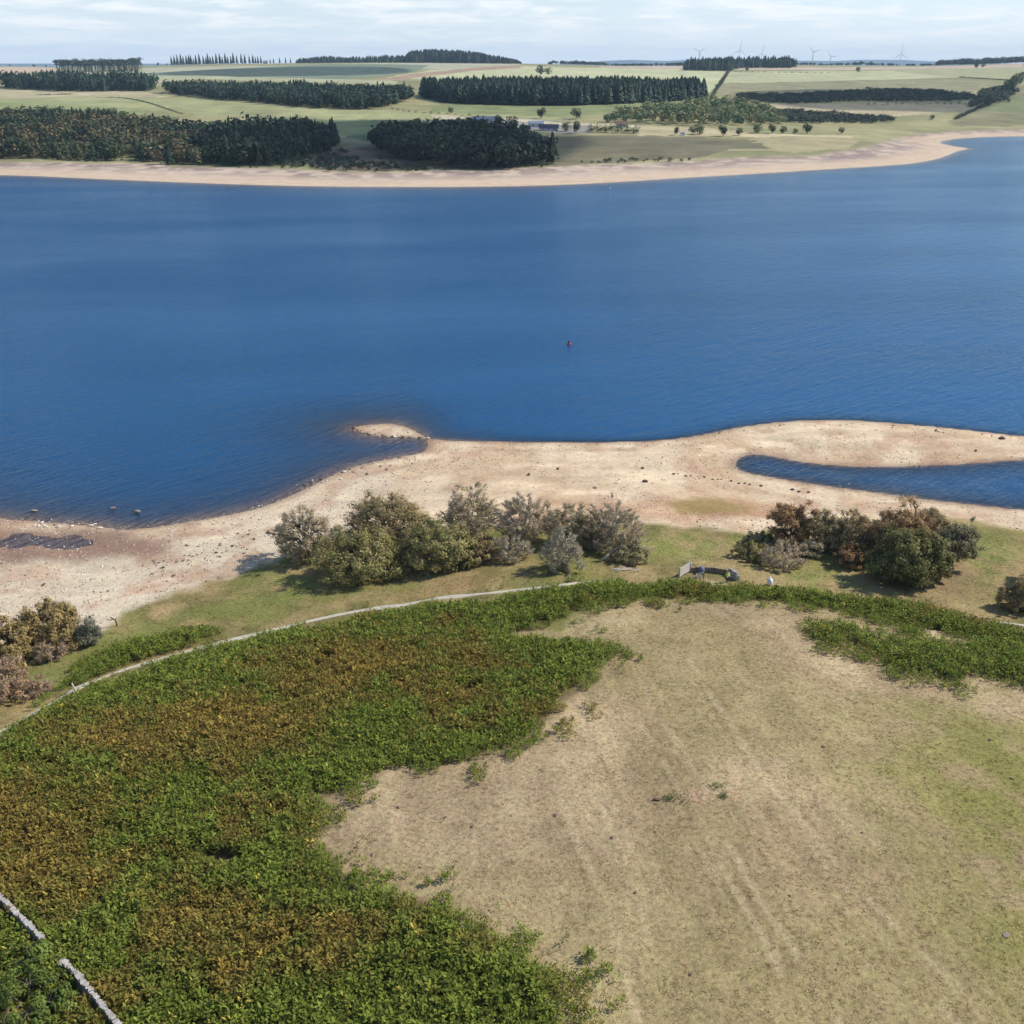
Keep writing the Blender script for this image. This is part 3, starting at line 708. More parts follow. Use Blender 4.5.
def make_tree(name, base, hm, wm, pal, seed, dens=1.0, bare=0.0, label='', cat='tree', group=None, low=.03, leaf=.15, dep=None, stems=None, barkm='bark', lean=(0, 0)):
    r = np.random.default_rng(seed); rr = random.Random(seed)
    root = empty(name, tuple(base), label, cat, group)
    dep = dep or wm*.9; rx, ry = wm/2, dep/2
    # tips spread through a lobed dome
    nt_ = int(np.clip(34+wm*hm*2.6, 34, 330))
    tips = []; ph = r.uniform(0, 99, 2)
    while len(tips) < nt_:
        d = r.normal(0, 1, 3); d /= np.linalg.norm(d); d[2] = d[2] if d[2] > 0 else (-d[2]*.6 if r.random() < .3 else d[2])
        lobe = 1+.75*(vnoise(np.array([d[0]*1.9+ph[0]+d[2]]), np.array([d[1]*1.9+ph[1]-d[2]*1.3]), seed)[0]-.5)
        rad = lobe*r.uniform(.25, 1)**.38
        q = np.array([d[0]*rad, d[1]*rad, .36+d[2]*rad*(.64 if d[2] > 0 else .40)])
        if q[2] < low: continue
        tips.append(q)
    tips = np.array(tips); q_ = np.percentile(np.abs(tips[:, :2]), 95, axis=0); tips[:, :2] /= q_; tips[:, 2] = low+(tips[:, 2]-low)/(tips[:, 2].max()-low)*(1-low)
    cr = np.clip(.075*(wm+hm)*.5, .28, .75); tips = tips*[rx-cr*.7, ry-cr*.7, hm-cr*.5]
    tips[:, 0] += lean[0]*tips[:, 2]; tips[:, 1] += lean[1]*tips[:, 2]
    # skeleton
    tb = MB(); stems = stems or max(2, int(3+wm*.25)); ends = []
    tr0 = .035*hm*(.8 if stems > 2 else 1.2)
    for i in range(stems):
        a = 2*math.pi*i/stems+rr.uniform(-.5, .5); fr = rr.uniform(.25, .55)
        e = Vector((math.cos(a)*rx*fr+lean[0]*hm*.5, math.sin(a)*ry*fr+lean[1]*hm*.5, hm*rr.uniform(.40, .62)))
        mid = Vector((e.x*.35+rr.uniform(-.2, .2), e.y*.35+rr.uniform(-.2, .2), e.z*.5)); st = Vector((math.cos(a)*.12*stems*.25, math.sin(a)*.12*stems*.25, -.15))
        tb.tube([st, mid, e], [tr0, tr0*.75, tr0*.42], 6); ends.append((e, mid))
    for t in tips:
        t = Vector(t); e, mid = min(ends, key=lambda q: (q[0]-t).length+rr.uniform(0, 1.0))
        s_ = e if t.z > e.z*.8 else mid
        c = (s_+t)/2+Vector((rr.uniform(-.2, .2), rr.uniform(-.2, .2), rr.uniform(.0, .35)))
        tb.tube([s_, c, t], [tr0*.34, tr0*.2, .018], 4, False)
    tb.build('trunk', M['palebark' if bare > .5 else barkm], root)
    # fine bare twigs
    if bare > 0:
        wb = MB()
        for t in tips:
            for k in range(int(8+16*bare)):
                d = Vector((t[0]*.5+rr.gauss(0, 1), t[1]*.5+rr.gauss(0, 1), rr.uniform(.1, 2.2))).normalized()*rr.uniform(.5, 1.3)
                o_ = Vector(t)-d*.45; wb.tube([o_, o_+d*.5+Vector((rr.gauss(0, .06), rr.gauss(0, .06), 0)), o_+d], [.028, .02, .008], 3, False)
        wb.build('twigs', M['palebark'], root)
    # foliage
    c0, c1, c2 = [np.array(c)*.74+np.mean(c)*.26*np.array([1.06, 1.0, .9]) for c in PAL[pal]]
    per = int(np.clip(70*dens*(1-.82*bare), 6, 130)); leaf = leaf*(1-.35*bare)
    cen = np.repeat(tips, per, 0); n = len(cen)
    off = r.normal(0, 1, (n, 3)); off /= np.linalg.norm(off, axis=1)[:, None]; off = off*(r.random((n, 1))**.5)*cr*np.repeat(r.uniform(.7, 1.6, (len(tips), 1)), per, 0)*np.array([1.1, 1.1, .9]); P = cen+off
    P[:, 2] = np.maximum(P[:, 2], .05)
    outv = P-np.array([lean[0]*hm*.4, lean[1]*hm*.4, hm*.3]); outv /= np.linalg.norm(outv, axis=1)[:, None]+1e-9; outv = outv*.8+off/cr*.9
    w1 = np.repeat(r.random(len(tips)), per)[:, None]; w2 = np.repeat((r.random(len(tips)) < .25), per)[:, None]*r.random((n, 1))
    tint = (c0*(1-w1)+c1*w1)*(1-w2)+c2*w2
    tint = tint*np.repeat(r.uniform(.82, 1.18, len(tips)), per)[:, None]*r.uniform(.72, 1.25, (n, 1))
    V, Fq, T = leaf_quads(P, outv, leaf, r, tint)
    mesh_np('crown', V, Fq, M['leaf'], root, np.clip(T*(1.82+.12*bare)*np.array([1.04, 1.0, .92]), 0, 1))
    return root

def near_tree(px, py, hpx, wpx, pal, label, seed, cat='tree', group=None, name=None, **kw):
    b = at(px, py)[0]; D = math.sqrt(b[0]**2+b[1]**2+(H-b[2])**2); k = D/F
    zc = b.copy(); depth = wpx*k*.85
    b[1] += depth*.40; b[0] *= 1+depth*.40/max(b[1], 1); b[2] = hgt(b[0:1], b[1:2])[0]
    hm = max((hpx*k-.24*depth)/.92, hpx*k*.58, .6)
    return make_tree(name or ('tree' if cat == 'tree' else 'shrub'), b, hm, wpx*k, pal, seed, label=label, cat=cat, group=group, dep=depth, **kw)

GC = 'willows and shrubs in the clump at the middle of the shore'; GR_ = 'trees and shrubs in the clump on the right of the bank'; GL = 'trees and shrubs at the left edge above the beach'
T_ = [
 (308, 566, 58, 58, 'greyolive', 'grey brown half bare willow at the left end of the middle clump, over the sand', dict(bare=.45, dens=.9), 'tree', GC),
 (364, 586, 62, 86, 'olive', 'broad domed olive willow in front of the middle clump, largest of its trees', dict(dens=1.25), 'tree', GC),
 (392, 545, 54, 78, 'olivebrown', 'olive brown round willow behind the two big domed ones', dict(dens=1.1, bare=.12), 'tree', GC),
 (440, 576, 60, 76, 'olive', 'round olive green willow right of the largest dome in the middle clump', dict(dens=1.2), 'tree', GC),
 (468, 545, 66, 58, 'grey', 'tall grey thinly leaved willow behind the round olive green one', dict(bare=.6, dens=.9), 'tree', GC),
 (480, 566, 36, 34, 'brown', 'small brown shrub tucked against the right of the round olive willow', dict(dens=.9), 'shrub', GC),
 (522, 549, 66, 56, 'pink', 'pinkish grey nearly bare tree behind the low grey bush', dict(bare=.85, dens=.8), 'tree', GC),
 (511, 564, 28, 38, 'silver', 'low rounded grey twiggy bush in front of the pinkish bare tree', dict(bare=.8, dens=.7, low=.05), 'shrub', GC),
 (566, 549, 54, 48, 'grey', 'brown and grey thin tree in the back of the clump between two bare trees', dict(bare=.6), 'tree', GC),
 (563, 574, 50, 42, 'silver', 'silvery grey airy shrub standing nearest the path in the middle clump', dict(bare=.85, dens=.6), 'shrub', GC),
 (612, 556, 62, 76, 'pink', 'wide pinkish grey leafless crown at the right end of the middle clump', dict(bare=.9, dens=1.0), 'tree', GC),
 (590, 551, 44, 30, 'olivebrown', 'slim olive tree among bare branches left of the wide leafless crown', dict(bare=.3), 'tree', GC),
 (628, 566, 30, 42, 'greygreen', 'rounded grey green bush beside the fallen pale trunk', dict(bare=.3, low=.05), 'shrub', GC),
 (418, 553, 30, 34, 'pink', 'pale leafless shrub in the gap between the domed willows', dict(bare=.9, dens=.5), 'shrub', GC),
 (52, 657, 56, 60, 'ochre', 'ochre leaved round tree beside the small blue green tree at the left', dict(dens=1.15), 'tree', GL),
 (12, 668, 48, 58, 'ochre', 'ochre tree cut by the left edge of the photo', dict(dens=1.15), 'tree', GL),
 (4, 708, 48, 56, 'rustpink', 'pinkish rust shrub lowest at the left edge', dict(dens=1.0, bare=.4), 'shrub', GL),
 (53, 663, 20, 26, 'rustpink', 'small rusty twiggy shrub under the ochre round tree', dict(bare=.6, low=.05), 'shrub', GL),
 (68, 640, 38, 22, 'grey', 'thin grey twiggy tree poking out behind the ochre round tree', dict(bare=.95, dens=.5), 'tree', GL),
 (92, 648, 32, 24, 'blueconifer', 'small blue green open tree with a straight stem beside the sand', dict(bare=.3, dens=.7, stems=1, leaf=.14), 'tree', GL),
 (38, 698, 14, 22, 'rustpink', 'tiny grey and rust shrub on the grass above the path', dict(bare=.6, low=.05), 'shrub', GL),
 (789, 549, 50, 42, 'rust', 'rusty red crowned tree at the back left of the right clump', dict(dens=1.2), 'tree', GR_),
 (822, 553, 44, 44, 'olivebrown', 'olive brown tree between the rusty red crown and the brown tree', dict(dens=1.0, bare=.15), 'tree', GR_),
 (852, 559, 50, 42, 'brown', 'brown leaved tree in the middle of the right clump', dict(dens=1.0, bare=.2), 'tree', GR_),
 (893, 566, 68, 54, 'rusttop', 'tallest rust tinged tree rising behind the dark green one', dict(dens=1.1, bare=.15), 'tree', GR_),
 (900, 590, 62, 64, 'darkgreen', 'dense dark green tree at the front of the right clump', dict(dens=1.5), 'tree', GR_),
 (931, 586, 50, 30, 'darkolive', 'narrow dark olive tree on the right flank of the dense green tree', dict(dens=1.3), 'tree', GR_),
 (947, 573, 54, 40, 'darkgrey', 'grey green tree with a visible stem at the right end of the right clump', dict(dens=.95, bare=.25, stems=1, low=.25), 'tree', GR_),
 (925, 560, 50, 36, 'brown', 'brown tree half hidden behind the dark olive one', dict(dens=1.0, bare=.2), 'tree', GR_),
 (751, 562, 20, 32, 'olive', 'low olive bush casting a shadow at the left of the right clump', dict(low=.05), 'shrub', GR_),
 (758, 547, 15, 30, 'greygreen', 'low grey green bush behind the low olive bush', dict(low=.05), 'shrub', GR_),
 (777, 572, 29, 46, 'pink', 'pinkish grey twiggy bush in front of the rusty red crowned tree', dict(bare=.75, dens=1.0, low=.05), 'shrub', GR_),
 (810, 560, 18, 22, 'grey', 'small grey bush right of the pinkish twiggy bush', dict(bare=.5, low=.05), 'shrub', GR_),
 (850, 570, 28, 28, 'rust', 'low rusty shrub under the brown tree', dict(low=.05), 'shrub', GR_),
 (1018, 614, 36, 36, 'brown', 'brown round bush at the right edge above the path', dict(dens=1.2), 'shrub', None),
 (1052, 588, 48, 40, 'brown', 'brown tree just past the right edge whose shadow falls into view', dict(dens=1.1), 'tree', None),
 (38, 1042, 50, 78, 'bright', 'bright green leafy bush in the bottom left corner beyond the stone wall', dict(dens=1.3, leaf=.11), 'shrub', 'green bushes beyond the stone wall'),
 (34, 980, 30, 38, 'bright', 'green bush growing against the gap in the stone wall', dict(dens=1.2, leaf=.11), 'shrub', 'green bushes beyond the stone wall'),
]
for i, (px, py, h_, w_, pal, lab, kw, cat, grp) in enumerate(T_):
    near_tree(px, py, h_, w_, pal, lab, 400+i, cat, grp, **kw)

# ------------------------------------------------------------------ far trees and woods
def conifer_t(seed, leaf_n=46):
    r = np.random.default_rng(seed); V = []; Fs = []; T = []
    for i in range(leaf_n):
        z = .12+.86*(i/leaf_n)**.9; rad = .24*(1.03-z)**.75*r.uniform(.75, 1.2)+.01; a = i*2.4+r.uniform(-.4, .4); w = .10*(1.1-z)+.02
        ca, sa = math.cos(a), math.sin(a); k = len(V)
        V += [(0.02*ca, .02*sa, z+.10), (ca*rad-sa*w, sa*rad+ca*w, z-.05), (ca*rad*1.15, sa*rad*1.15, z-.09), (ca*rad+sa*w, sa*rad-ca*w, z-.05)]; Fs.append((k, k+1, k+2, k+3)); s_ = r.uniform(.8, 1.2); T += [(s_,)*3]*4
    return np.array(V), np.array(Fs), np.array(T)
def broad_t(seed, n=64, low=.1):
    r = np.random.default_rng(seed); 
    lob = [(r.uniform(-.2, .2), r.uniform(-.2, .2), r.uniform(.4, .78), r.uniform(.18, .28)) for _ in range(6)]
    P = []; O = []
    for i in range(n):
        lx, ly, lz, lr = lob[i % 6]; d = r.normal(0, 1, 3); d /= np.linalg.norm(d); P.append(np.array([lx, ly, lz])+d*lr); O.append(d)
    P = np.array(P); P[:, 2] = np.maximum(P[:, 2], low)
    t = r.uniform(.8, 1.2, (n, 1))*np.ones((1, 3))
    V, Fq, T = leaf_quads(P, np.array(O), .10, r, t)
    return V, Fq, T
def pine_t(seed):
    V, Fq, T = broad_t(seed, 44, .55); V = V.copy(); V[:, 2] = .55+(V[:, 2]-.1)*.48; V[:, :2] *= .8
    k = len(V); w = .018
    tv = np.array([(-w, 0, 0), (w, 0, 0), (w, 0, .75), (-w, 0, .75), (0, -w, 0), (0, w, 0), (0, w, .75), (0, -w, .75)])
    return np.vstack([V, tv]), np.vstack([Fq, [(k, k+1, k+2, k+3), (k+4, k+5, k+6, k+7)]]), np.vstack([T, np.array([(2.6, 1.6, 1.3)]*8)])
CON = [conifer_t(500+i) for i in range(5)]; BRO = [broad_t(520+i) for i in range(6)]; PIN = [pine_t(540+i) for i in range(5)]

GREENS = {'con': [S(60, 80, 64), S(52, 70, 58), S(74, 90, 70)], 'dark': [S(52, 66, 50), S(44, 56, 46), S(60, 72, 52)],
          'mix': [S(52, 68, 50), S(60, 76, 54), S(84, 92, 60), S(100, 100, 68), S(56, 72, 52)], 'light': [S(126, 136, 92), S(108, 124, 82), S(146, 140, 100), S(96, 114, 78)],
          'gorse': [S(66, 80, 66), S(80, 90, 70), S(58, 70, 62)]}
def wood(px_poly, templ, spacing, hgt_m, pal, label, cat='wood', name='wood', seed=1, wid=1.0, hv=.3, extra=None, brown=0, rag=26):
    P = W(smooth(px_poly+[px_poly[0]], 2)[:-1]); r = np.random.default_rng(seed)
    lo = P.min(0); hi = P.max(0)
    gx, gy = np.meshgrid(np.arange(lo[0], hi[0], spacing), np.arange(lo[1], hi[1], spacing))
    x = gx.ravel()+r.uniform(-.5, .5, gx.size)*spacing; y = gy.ravel()+r.uniform(-.5, .5, gx.size)*spacing
    ok = inside(P, x+(fbm(x/20, y/20, seed, 3)-.5)*rag, y+(fbm(x/20, y/20, seed+3, 3)-.5)*rag*1.3)
    if extra is not None: ok &= fbm(x/22, y/22, seed+9, 3) > extra
    x = x[ok]; y = y[ok]; k = len(x)
    if k == 0: print('EMPTY WOOD', label); return
    cs = np.array(GREENS[pal]); n_ = fbm(x/35, y/35, seed+5, 3)
    ci = np.clip(((n_-.3)/.4*len(cs)+r.normal(0, .7, k)), 0, len(cs)-1).astype(int)
    tint = cs[ci]*r.uniform(.8, 1.2, (k, 1))
    if brown:
        q = (fbm(x/30, y/40, seed+13, 3) > .55) & (r.random(k) < brown); tint[q] = np.array(S(116, 104, 74))*r.uniform(.8, 1.2, (q.sum(), 1))
    hh = hgt_m*(1+r.uniform(-hv, hv, k))*(1+.25*(fbm(x/28, y/28, seed+7, 2)-.5)); sc = np.stack([hh*wid, hh*wid, hh], 1)
    z = hgt(x, y)-.3
    print('wood', label[:40], k)
    return scatter(templ, np.stack([x, y, z], 1), r.uniform(0, 6.28, k), sc, tint, name, M['needle'], label, cat, 'stuff', .12)

wood([(-160, 161), (0, 159), (100, 161), (190, 164), (240, 166), (285, 160), (240, 140), (180, 131), (110, 122), (60, 118), (0, 118), (-160, 118)], BRO+CON[:2], 6.2, 11, 'mix', 'large mixed wood with browning patches along the far left shore', seed=11, wid=1.2, brown=.5, extra=.30)
wood([(195, 161), (245, 166), (290, 162), (328, 152), (343, 143), (325, 138), (260, 136), (215, 140)], BRO+CON[:2], 6.0, 15, 'dark', 'dark conifer block at the right end of the far left wood', seed=12, wid=.95)
wood([(366, 147), (400, 141), (440, 139), (490, 141), (520, 147), (545, 158), (556, 165), (520, 168), (480, 169), (440, 166), (400, 158)], BRO+CON[:1], 6.0, 16, 'dark', 'dark conifer wood on the knoll at the middle of the far shore', seed=13, wid=.95)  # dark greens here also hold the cloud shade lying on this wood
wood([(421, 95), (500, 94), (600, 94), (690, 95), (704, 97.5), (655, 102.5), (570, 105.5), (500, 105), (440, 102)], CON, 6.0, 20, 'con', 'long rectangular conifer plantation in the middle of the far fields', seed=14, wid=1.25, hv=.18, rag=10)
wood([(268, 168), (300, 160), (335, 156), (360, 149), (372, 160), (400, 169), (440, 171), (340, 172)], BRO, 7, 4.5, 'gorse', 'low scrub in the gap between the two dark woods on the far shore', 'scrub', 'scrub', seed=24, wid=1.5, extra=.47)
wood([(-150, 161), (0, 160.5), (100, 162), (200, 166.5), (300, 169.5), (400, 171.5), (480, 170), (560, 165.5), (640, 162.5), (700, 160.5), (700, 159), (640, 160), (560, 162), (480, 166), (400, 168), (300, 166), (200, 163), (100, 159), (0, 158), (-150, 158)], BRO, 7, 2.6, 'gorse', 'thin ragged scrub along the top of the far beach', 'scrub', 'scrub', seed=25, wid=1.6, extra=.50)
wood([(160, 92), (200, 91), (280, 93.5), (330, 95), (400, 97), (416, 99), (400, 104), (370, 109), (320, 108), (260, 103), (200, 97)], CON[:3]+BRO[:4], 6.5, 14, 'con', 'long dark plantation left of the rectangular one', seed=15, wid=1.0)
wood([(3, 86), (60, 86), (148, 87.5), (147, 91), (60, 91), (3, 88)], CON[:3]+BRO[:3], 8, 19, 'con', 'conifer belt at the left below the pale skyline field', seed=16, wid=1.0)
wood([(58, 71.5), (100, 70.8), (138, 69.2), (138, 71), (100, 72.5), (60, 72.5)], PIN, 11, 23, 'con', 'grove of tall bare stemmed pines on the left skyline', seed=17, wid=1.0)
wood([(604, 122), (640, 124), (700, 126), (765, 126), (782, 122), (770, 112), (735, 104), (700, 104), (660, 109), (625, 115)], BRO, 9, 10, 'light', 'light green open woodland right of the rectangular plantation', seed=18, wid=1.1, extra=.36)
wood([(736, 100), (780, 103.5), (860, 101.5), (930, 102), (972, 100), (968, 95), (925, 91.5), (880, 90.5), (850, 92), (800, 95), (745, 95.5)], BRO, 5.5, 4.6, 'gorse', 'dark band of gorse on the right hand slope', 'gorse', 'gorse', seed=19, wid=1.8)
wood([(766, 122.5), (830, 123.5), (900, 122), (885, 118.5), (830, 115), (795, 112), (768, 112)], BRO, 5.5, 5, 'gorse', 'dark tongue of gorse below the pale strip on the right', 'gorse', 'gorse', seed=20, wid=1.8)
wood([(968, 108), (985, 105), (1003, 102), (1014, 92), (1003, 89), (984, 93), (976, 101)], BRO, 7, 6, 'gorse', 'dark scrub beside the hedge at the far right', 'scrub', 'scrub', seed=22, wid=1.5)
wood([(683, 70.6), (730, 71), (738, 68.2), (790, 68.0), (790, 67.0), (735, 67.2), (690, 69.2)], CON+BRO[:2], 13, 24, 'con', 'dark skyline wood in front of the wind turbines', seed=23, wid=1.1)

def sky_at(px, Y):
    x = (px-512)/F/(CP+(512-66)/F*SP)*Y
    return np.array([x, Y, hgt(np.array([x]), np.array([Y]))[0]])
def sky_wood(p0, p1, Y, dY, n, hpx0, hpx1, templ, pal, label, seed, wid=1.0):
    r = np.random.default_rng(seed); px = r.uniform(p0, p1, n); Yv = Y+r.uniform(0, dY, n)
    x = (px-512)/F/(CP+(512-66)/F*SP)*Yv; z = hgt(x, Yv)-1
    f_ = (px-p0)/(p1-p0); hp = np.interp(f_, np.linspace(0, 1, len(hpx0)), hpx0)*r.uniform(.8, 1.12, n)*(.92+.16*vnoise(px/5, px*0, seed))*(.55+.45*np.minimum(1, np.minimum(px-p0, p1-px)/5))
    hh = hp*Yv/F
    cs = np.array(GREENS[pal]); tint = cs[r.integers(0, len(cs), n)]*r.uniform(.8, 1.2, (n, 1))
    return scatter(templ, np.stack([x, Yv, z], 1), r.uniform(0, 6.28, n), np.stack([hh*wid, hh*wid, hh], 1), tint, 'wood', M['needle'], label, 'wood', 'stuff')
sky_wood(405, 522, 3700, 250, 520, [8.5, 11, 10.5, 9, 6, 3], 0, CON, 'dark', 'dark hilltop wood at the middle of the skyline', 31, 1.3)
sky_wood(296, 408, 3750, 200, 300, [4, 5.5, 5, 6, 6], 0, CON, 'con', 'low uneven line of conifers left of the hilltop wood', 32, 1.2)
sky_wood(935, 1075, 3700, 200, 380, [5.2, 5.6, 6, 6], 0, BRO, 'con', 'long low wood on the skyline at the far right', 33, 1.3)
sky_wood(548, 690, 3850, 150, 200, [3.5, 4, 2.2, 3, 3.4], 0, BRO, 'con', 'thin broken tree line along the skyline right of the hilltop wood', 34, 1.4)
sky_wood(790, 935, 3850, 150, 130, [3.2, 2, 3.6, 2, 2.8], 0, BRO, 'con', 'thin broken tree line on the skyline under the right hand turbines', 35, 1.4)

# isolated trees, each a thing with trunk and crown
def far_tree_proto(name, templs, pal, seed, n_leaf, low, wid):
    r = np.random.default_rng(seed)
    V, Fq, T = templs
    root = empty(name, (0, 0, -50), 'x', 'tree')
    tb = MB(); tb.tube([(0, 0, -.03), (.01, 0, .3), (0, .01, .7)], [.035, .026, .008], 6)
    for k in range(5):
        a = k*1.3; tb.tube([(0, 0, .28+.06*k), (math.cos(a)*.12, math.sin(a)*.12, .45+.07*k)], [.014, .005], 4, False)
    tb.build('trunk', M['bark'], root)
    cs = np.array(GREENS[pal]); t = T*np.repeat(cs[r.integers(0, len(cs), len(Fq))], 4, 0)*1.0
    VV = V.copy(); VV[:, :2] *= wid
    mesh_np('crown', VV, Fq, M['needle'], root, np.clip(t, 0, 1))
    return root
def dense_broad(seed, n=420, low=.07):
    r = np.random.default_rng(seed); lob = [(r.uniform(-.24, .24), r.uniform(-.24, .24), r.uniform(.24, .76), r.uniform(.18, .28)) for _ in range(9)]
    P = []; O = []
    for i in range(n):
        lx, ly, lz, lr = lob[i % 9]; d = r.normal(0, 1, 3); d /= np.linalg.norm(d); P.append(np.array([lx, ly, lz])+d*lr*r.uniform(.7, 1)); O.append(d)
    P = np.array(P); P[:, 2] = np.maximum(P[:, 2], low)
    return leaf_quads(P, np.array(O), .06, r, r.uniform(.8, 1.25, (n, 1))*np.ones((1, 3)))
protos = [far_tree_proto('broadleaf_tree', dense_broad(600+i), p, 610+i, 0, 0, 1.0) for i, p in enumerate(('mix', 'light', 'mix'))]
conp = [far_tree_proto('conifer_tree', conifer_t(620+i, 90), 'con', 630+i, 0, 0, 1.0) for i in range(2)]
used = set()
def far_tree(kind, pos, hpx, label, group=None, idx=0):
    hpx *= .86 if kind == 'br' else 1
    pr = (conp if kind == 'con' else protos)[idx % (2 if kind == 'con' else 3)]
    D = math.sqrt(pos[0]**2+pos[1]**2+(H-pos[2])**2); hm = hpx*D/F
    rz = random.uniform(0, 6.28)
    if pr.name in used: o = copy_thing(pr, tuple(pos), rz, hm, label, group)
    else:
        used.add(pr.name); o = pr; o.location = tuple(pos); o.rotation_euler = (0, 0, rz); o.scale = (hm,)*3; o['label'] = label
        if group: o['group'] = group
    if not group and 'group' in o: del o['group']
    return o
GF = 'single trees standing in the far fields'
lst = [(540, 75, 11, 'round bushy tree at the left of the pale field above the rectangular plantation'), (548, 74.5, 9, 'smaller round tree beside the bushy one in the pale field'),
 (541, 118.5, 12, 'lone round tree on the grass in front of the rectangular plantation'), (576, 119, 13, 'tree above the left end of the dark hedge by the farm'),
 (451, 113, 8, 'tiny lone tree in the meadow behind the dark knoll wood'), (676, 135, 9, 'small light green tree beside the white caravan'), (692, 134, 9, 'dark tree left of a pair below the open woodland'),
 (699.5, 134.5, 13, 'larger dark tree of the pair below the open woodland'), (723, 136, 12, 'round tree on the pale strip under the open woodland'), (739, 135.5, 9, 'small round tree right of the round one on the pale strip'),
 (757, 133, 12, 'grey green tree at the right foot of the open woodland'), (772, 133.5, 10, 'dark tree below the left end of the gorse tongue'), (783, 134, 9, 'small brownish tree in the row under the gorse tongue'), (795, 134, 7, 'smallest tree in the row under the gorse tongue'),
 (807, 134, 12, 'tallest tree of the row under the gorse tongue'), (841, 133.5, 7, 'lone dark tree right of the row under the gorse tongue'), (932, 119.5, 6, 'low bush tree on the slope above the right bay'),
 (976, 68.5, 6, 'round tree in the pale field at the far right skyline'), (983, 67.5, 4, 'little tree beside the round one in the pale far right field'), (858, 72, 6, 'lone tree in the pale field below the right hand turbines'),
 (747, 71.5, 5, 'lone bush at the field edge right of the skyline wood'), (1008, 93, 13, 'tall dark tree at the top of the hedge at the right edge'), (1016, 86, 14, 'dark tree highest up the hedge at the right edge'),
 (498, 126, 12, 'dark tree standing before the pale shed by the knoll'), (512, 129, 15, 'tall dark tree between the two farm sheds'), (566, 131, 12, 'dark tree at the right of the farm sheds'), (576, 133, 13, 'bushy dark tree at the left start of the hedge'), (468, 124, 8, 'dark bush at the left of the pale farm shed'), (607, 122, 11, 'dark tree at the left corner of the open woodland')]
for i, (px, py, hp, lab) in enumerate(lst): far_tree('br', at(px, py)[0], hp, lab, GF, i)
random.seed(3)
xs = [172, 175, 178, 181.5, 184, 187, 189.5, 191.5, 194, 196.5, 200, 204, 206.5, 208.5, 211, 213.5, 217, 220.5, 223, 226, 228.5, 231.5, 234, 237.5, 242, 245.5, 250, 253.5, 256, 258.5, 261.5, 270.5, 274, 280, 286, 291]
for i, px in enumerate(xs):
    o_ = far_tree('con', sky_at(px, 3800+random.uniform(-40, 40)), random.uniform(5.5, 9) if px < 265 else random.uniform(3.5, 5.5), 'thin conifer in the spaced skyline row at upper left', 'conifers in the spaced row on the left skyline', i); o_.scale = (o_.scale[2]*.72, o_.scale[2]*.72, o_.scale[2])
for px, hp, lab in ((34, 3, 'small round tree on the left skyline above the pale field'), (46, 2.2, 'tiny round bush on the left skyline beside the small round tree'), (10, 2.4, 'low bush on the skyline nearest the left edge'), (158, 3.5, 'rounded tree on the skyline between the pine grove and the conifer row'), (167, 2.4, 'tiny bush beside the rounded tree on the left skyline'), (871, 4.5, 'pointed dark tree on the right skyline between turbines')):
    far_tree('br', sky_at(px, 3750), hp, lab, 'small trees on the skyline', 2)

# row of bushes and hedges
BT = [dense_broad(650+i, 90, .02) for i in range(4)]
def hedge(pts, hm, wm, label, seed, pal='gorse', step=None):
    p = W(smooth(pts, 5)); r = np.random.default_rng(seed)
    seg = np.linalg.norm(np.diff(p, axis=0), axis=1); cum = np.concatenate([[0], np.cumsum(seg)]); step = step or wm*.42
    t = np.arange(0, cum[-1], step); x = np.interp(t, cum, p[:, 0])+r.normal(0, wm*.12, len(t)); y = np.interp(t, cum, p[:, 1])+r.normal(0, wm*.12, len(t)); k = len(t)
    cs = np.array(GREENS[pal]); tint = cs[r.integers(0, len(cs), k)]
    hh = hm*r.uniform(.45, 1.35, k)*(.7+.6*vnoise(t/(wm*3), t*0, seed))
    o = scatter(BT, np.stack([x, y, hgt(x, y)-.2], 1), r.uniform(0, 6, k), np.stack([np.full(k, wm*1.6), np.full(k, wm*1.6), hh], 1), tint, 'hedge', M['needle'], label, 'hedge', None)
    return o
hedge([(588, 132), (605, 132.5), (625, 133), (638, 133.5)], 7, 6, 'tall dark clipped hedge right of the farm sheds', 71, 'dark')
hedge([(728, 72.5), (724, 79), (718, 88), (712, 97)], 5, 6, 'bushy hedge running downhill right of the rectangular plantation', 72, 'gorse', 9)
hedge([(1010, 93), (998, 99), (988, 105), (978, 109)], 6, 7, 'dark hedge climbing to the right edge of the photo', 73)
hedge([(976, 110), (965, 115), (955, 119.5)], 3.5, 5, 'thin lower hedge above the right bay', 74)
hedge([(95, 97.5), (125, 98.5), (148, 103), (165, 108.5), (182, 114)], 1.6, 2.6, 'thin dark hedge curving across the left meadow', 75, 'gorse', 2.2)
hedge([(38, 95), (55, 95), (72, 94.6)], 2.4, 4, 'short dark hedge on the pale strip at the left', 76)
hedge([(868, 104.5), (890, 104.5), (920, 104.5), (945, 104.5), (975, 105)], 3.2, 5, 'broken line of bushes below the dark gorse band', 77, 'gorse', 9)
hedge([(730, 72), (760, 72.5), (800, 73), (830, 73)], 3, 7, 'line of bushes under the skyline wood on the right', 78, 'gorse', 16)
hedge([(960, 77.5), (985, 79), (1012, 80.5)], 2, 5, 'thin dark hedge between the pale green fields at right', 79)
hedge([(392, 110), (420, 113), (450, 114.5), (500, 118)], 2.6, 4, 'straggling field hedge behind the dark knoll wood', 80, 'gorse', 10)
hedge([(355, 165), (380, 166), (400, 168), (430, 170)], 4, 6, 'low dark scrub line under the left side of the knoll wood', 81, 'dark')
hedge([(1006, 88), (1014, 83), (1024, 77)], 8, 9, 'topmost dark hedge leaving the right edge', 82, 'dark')

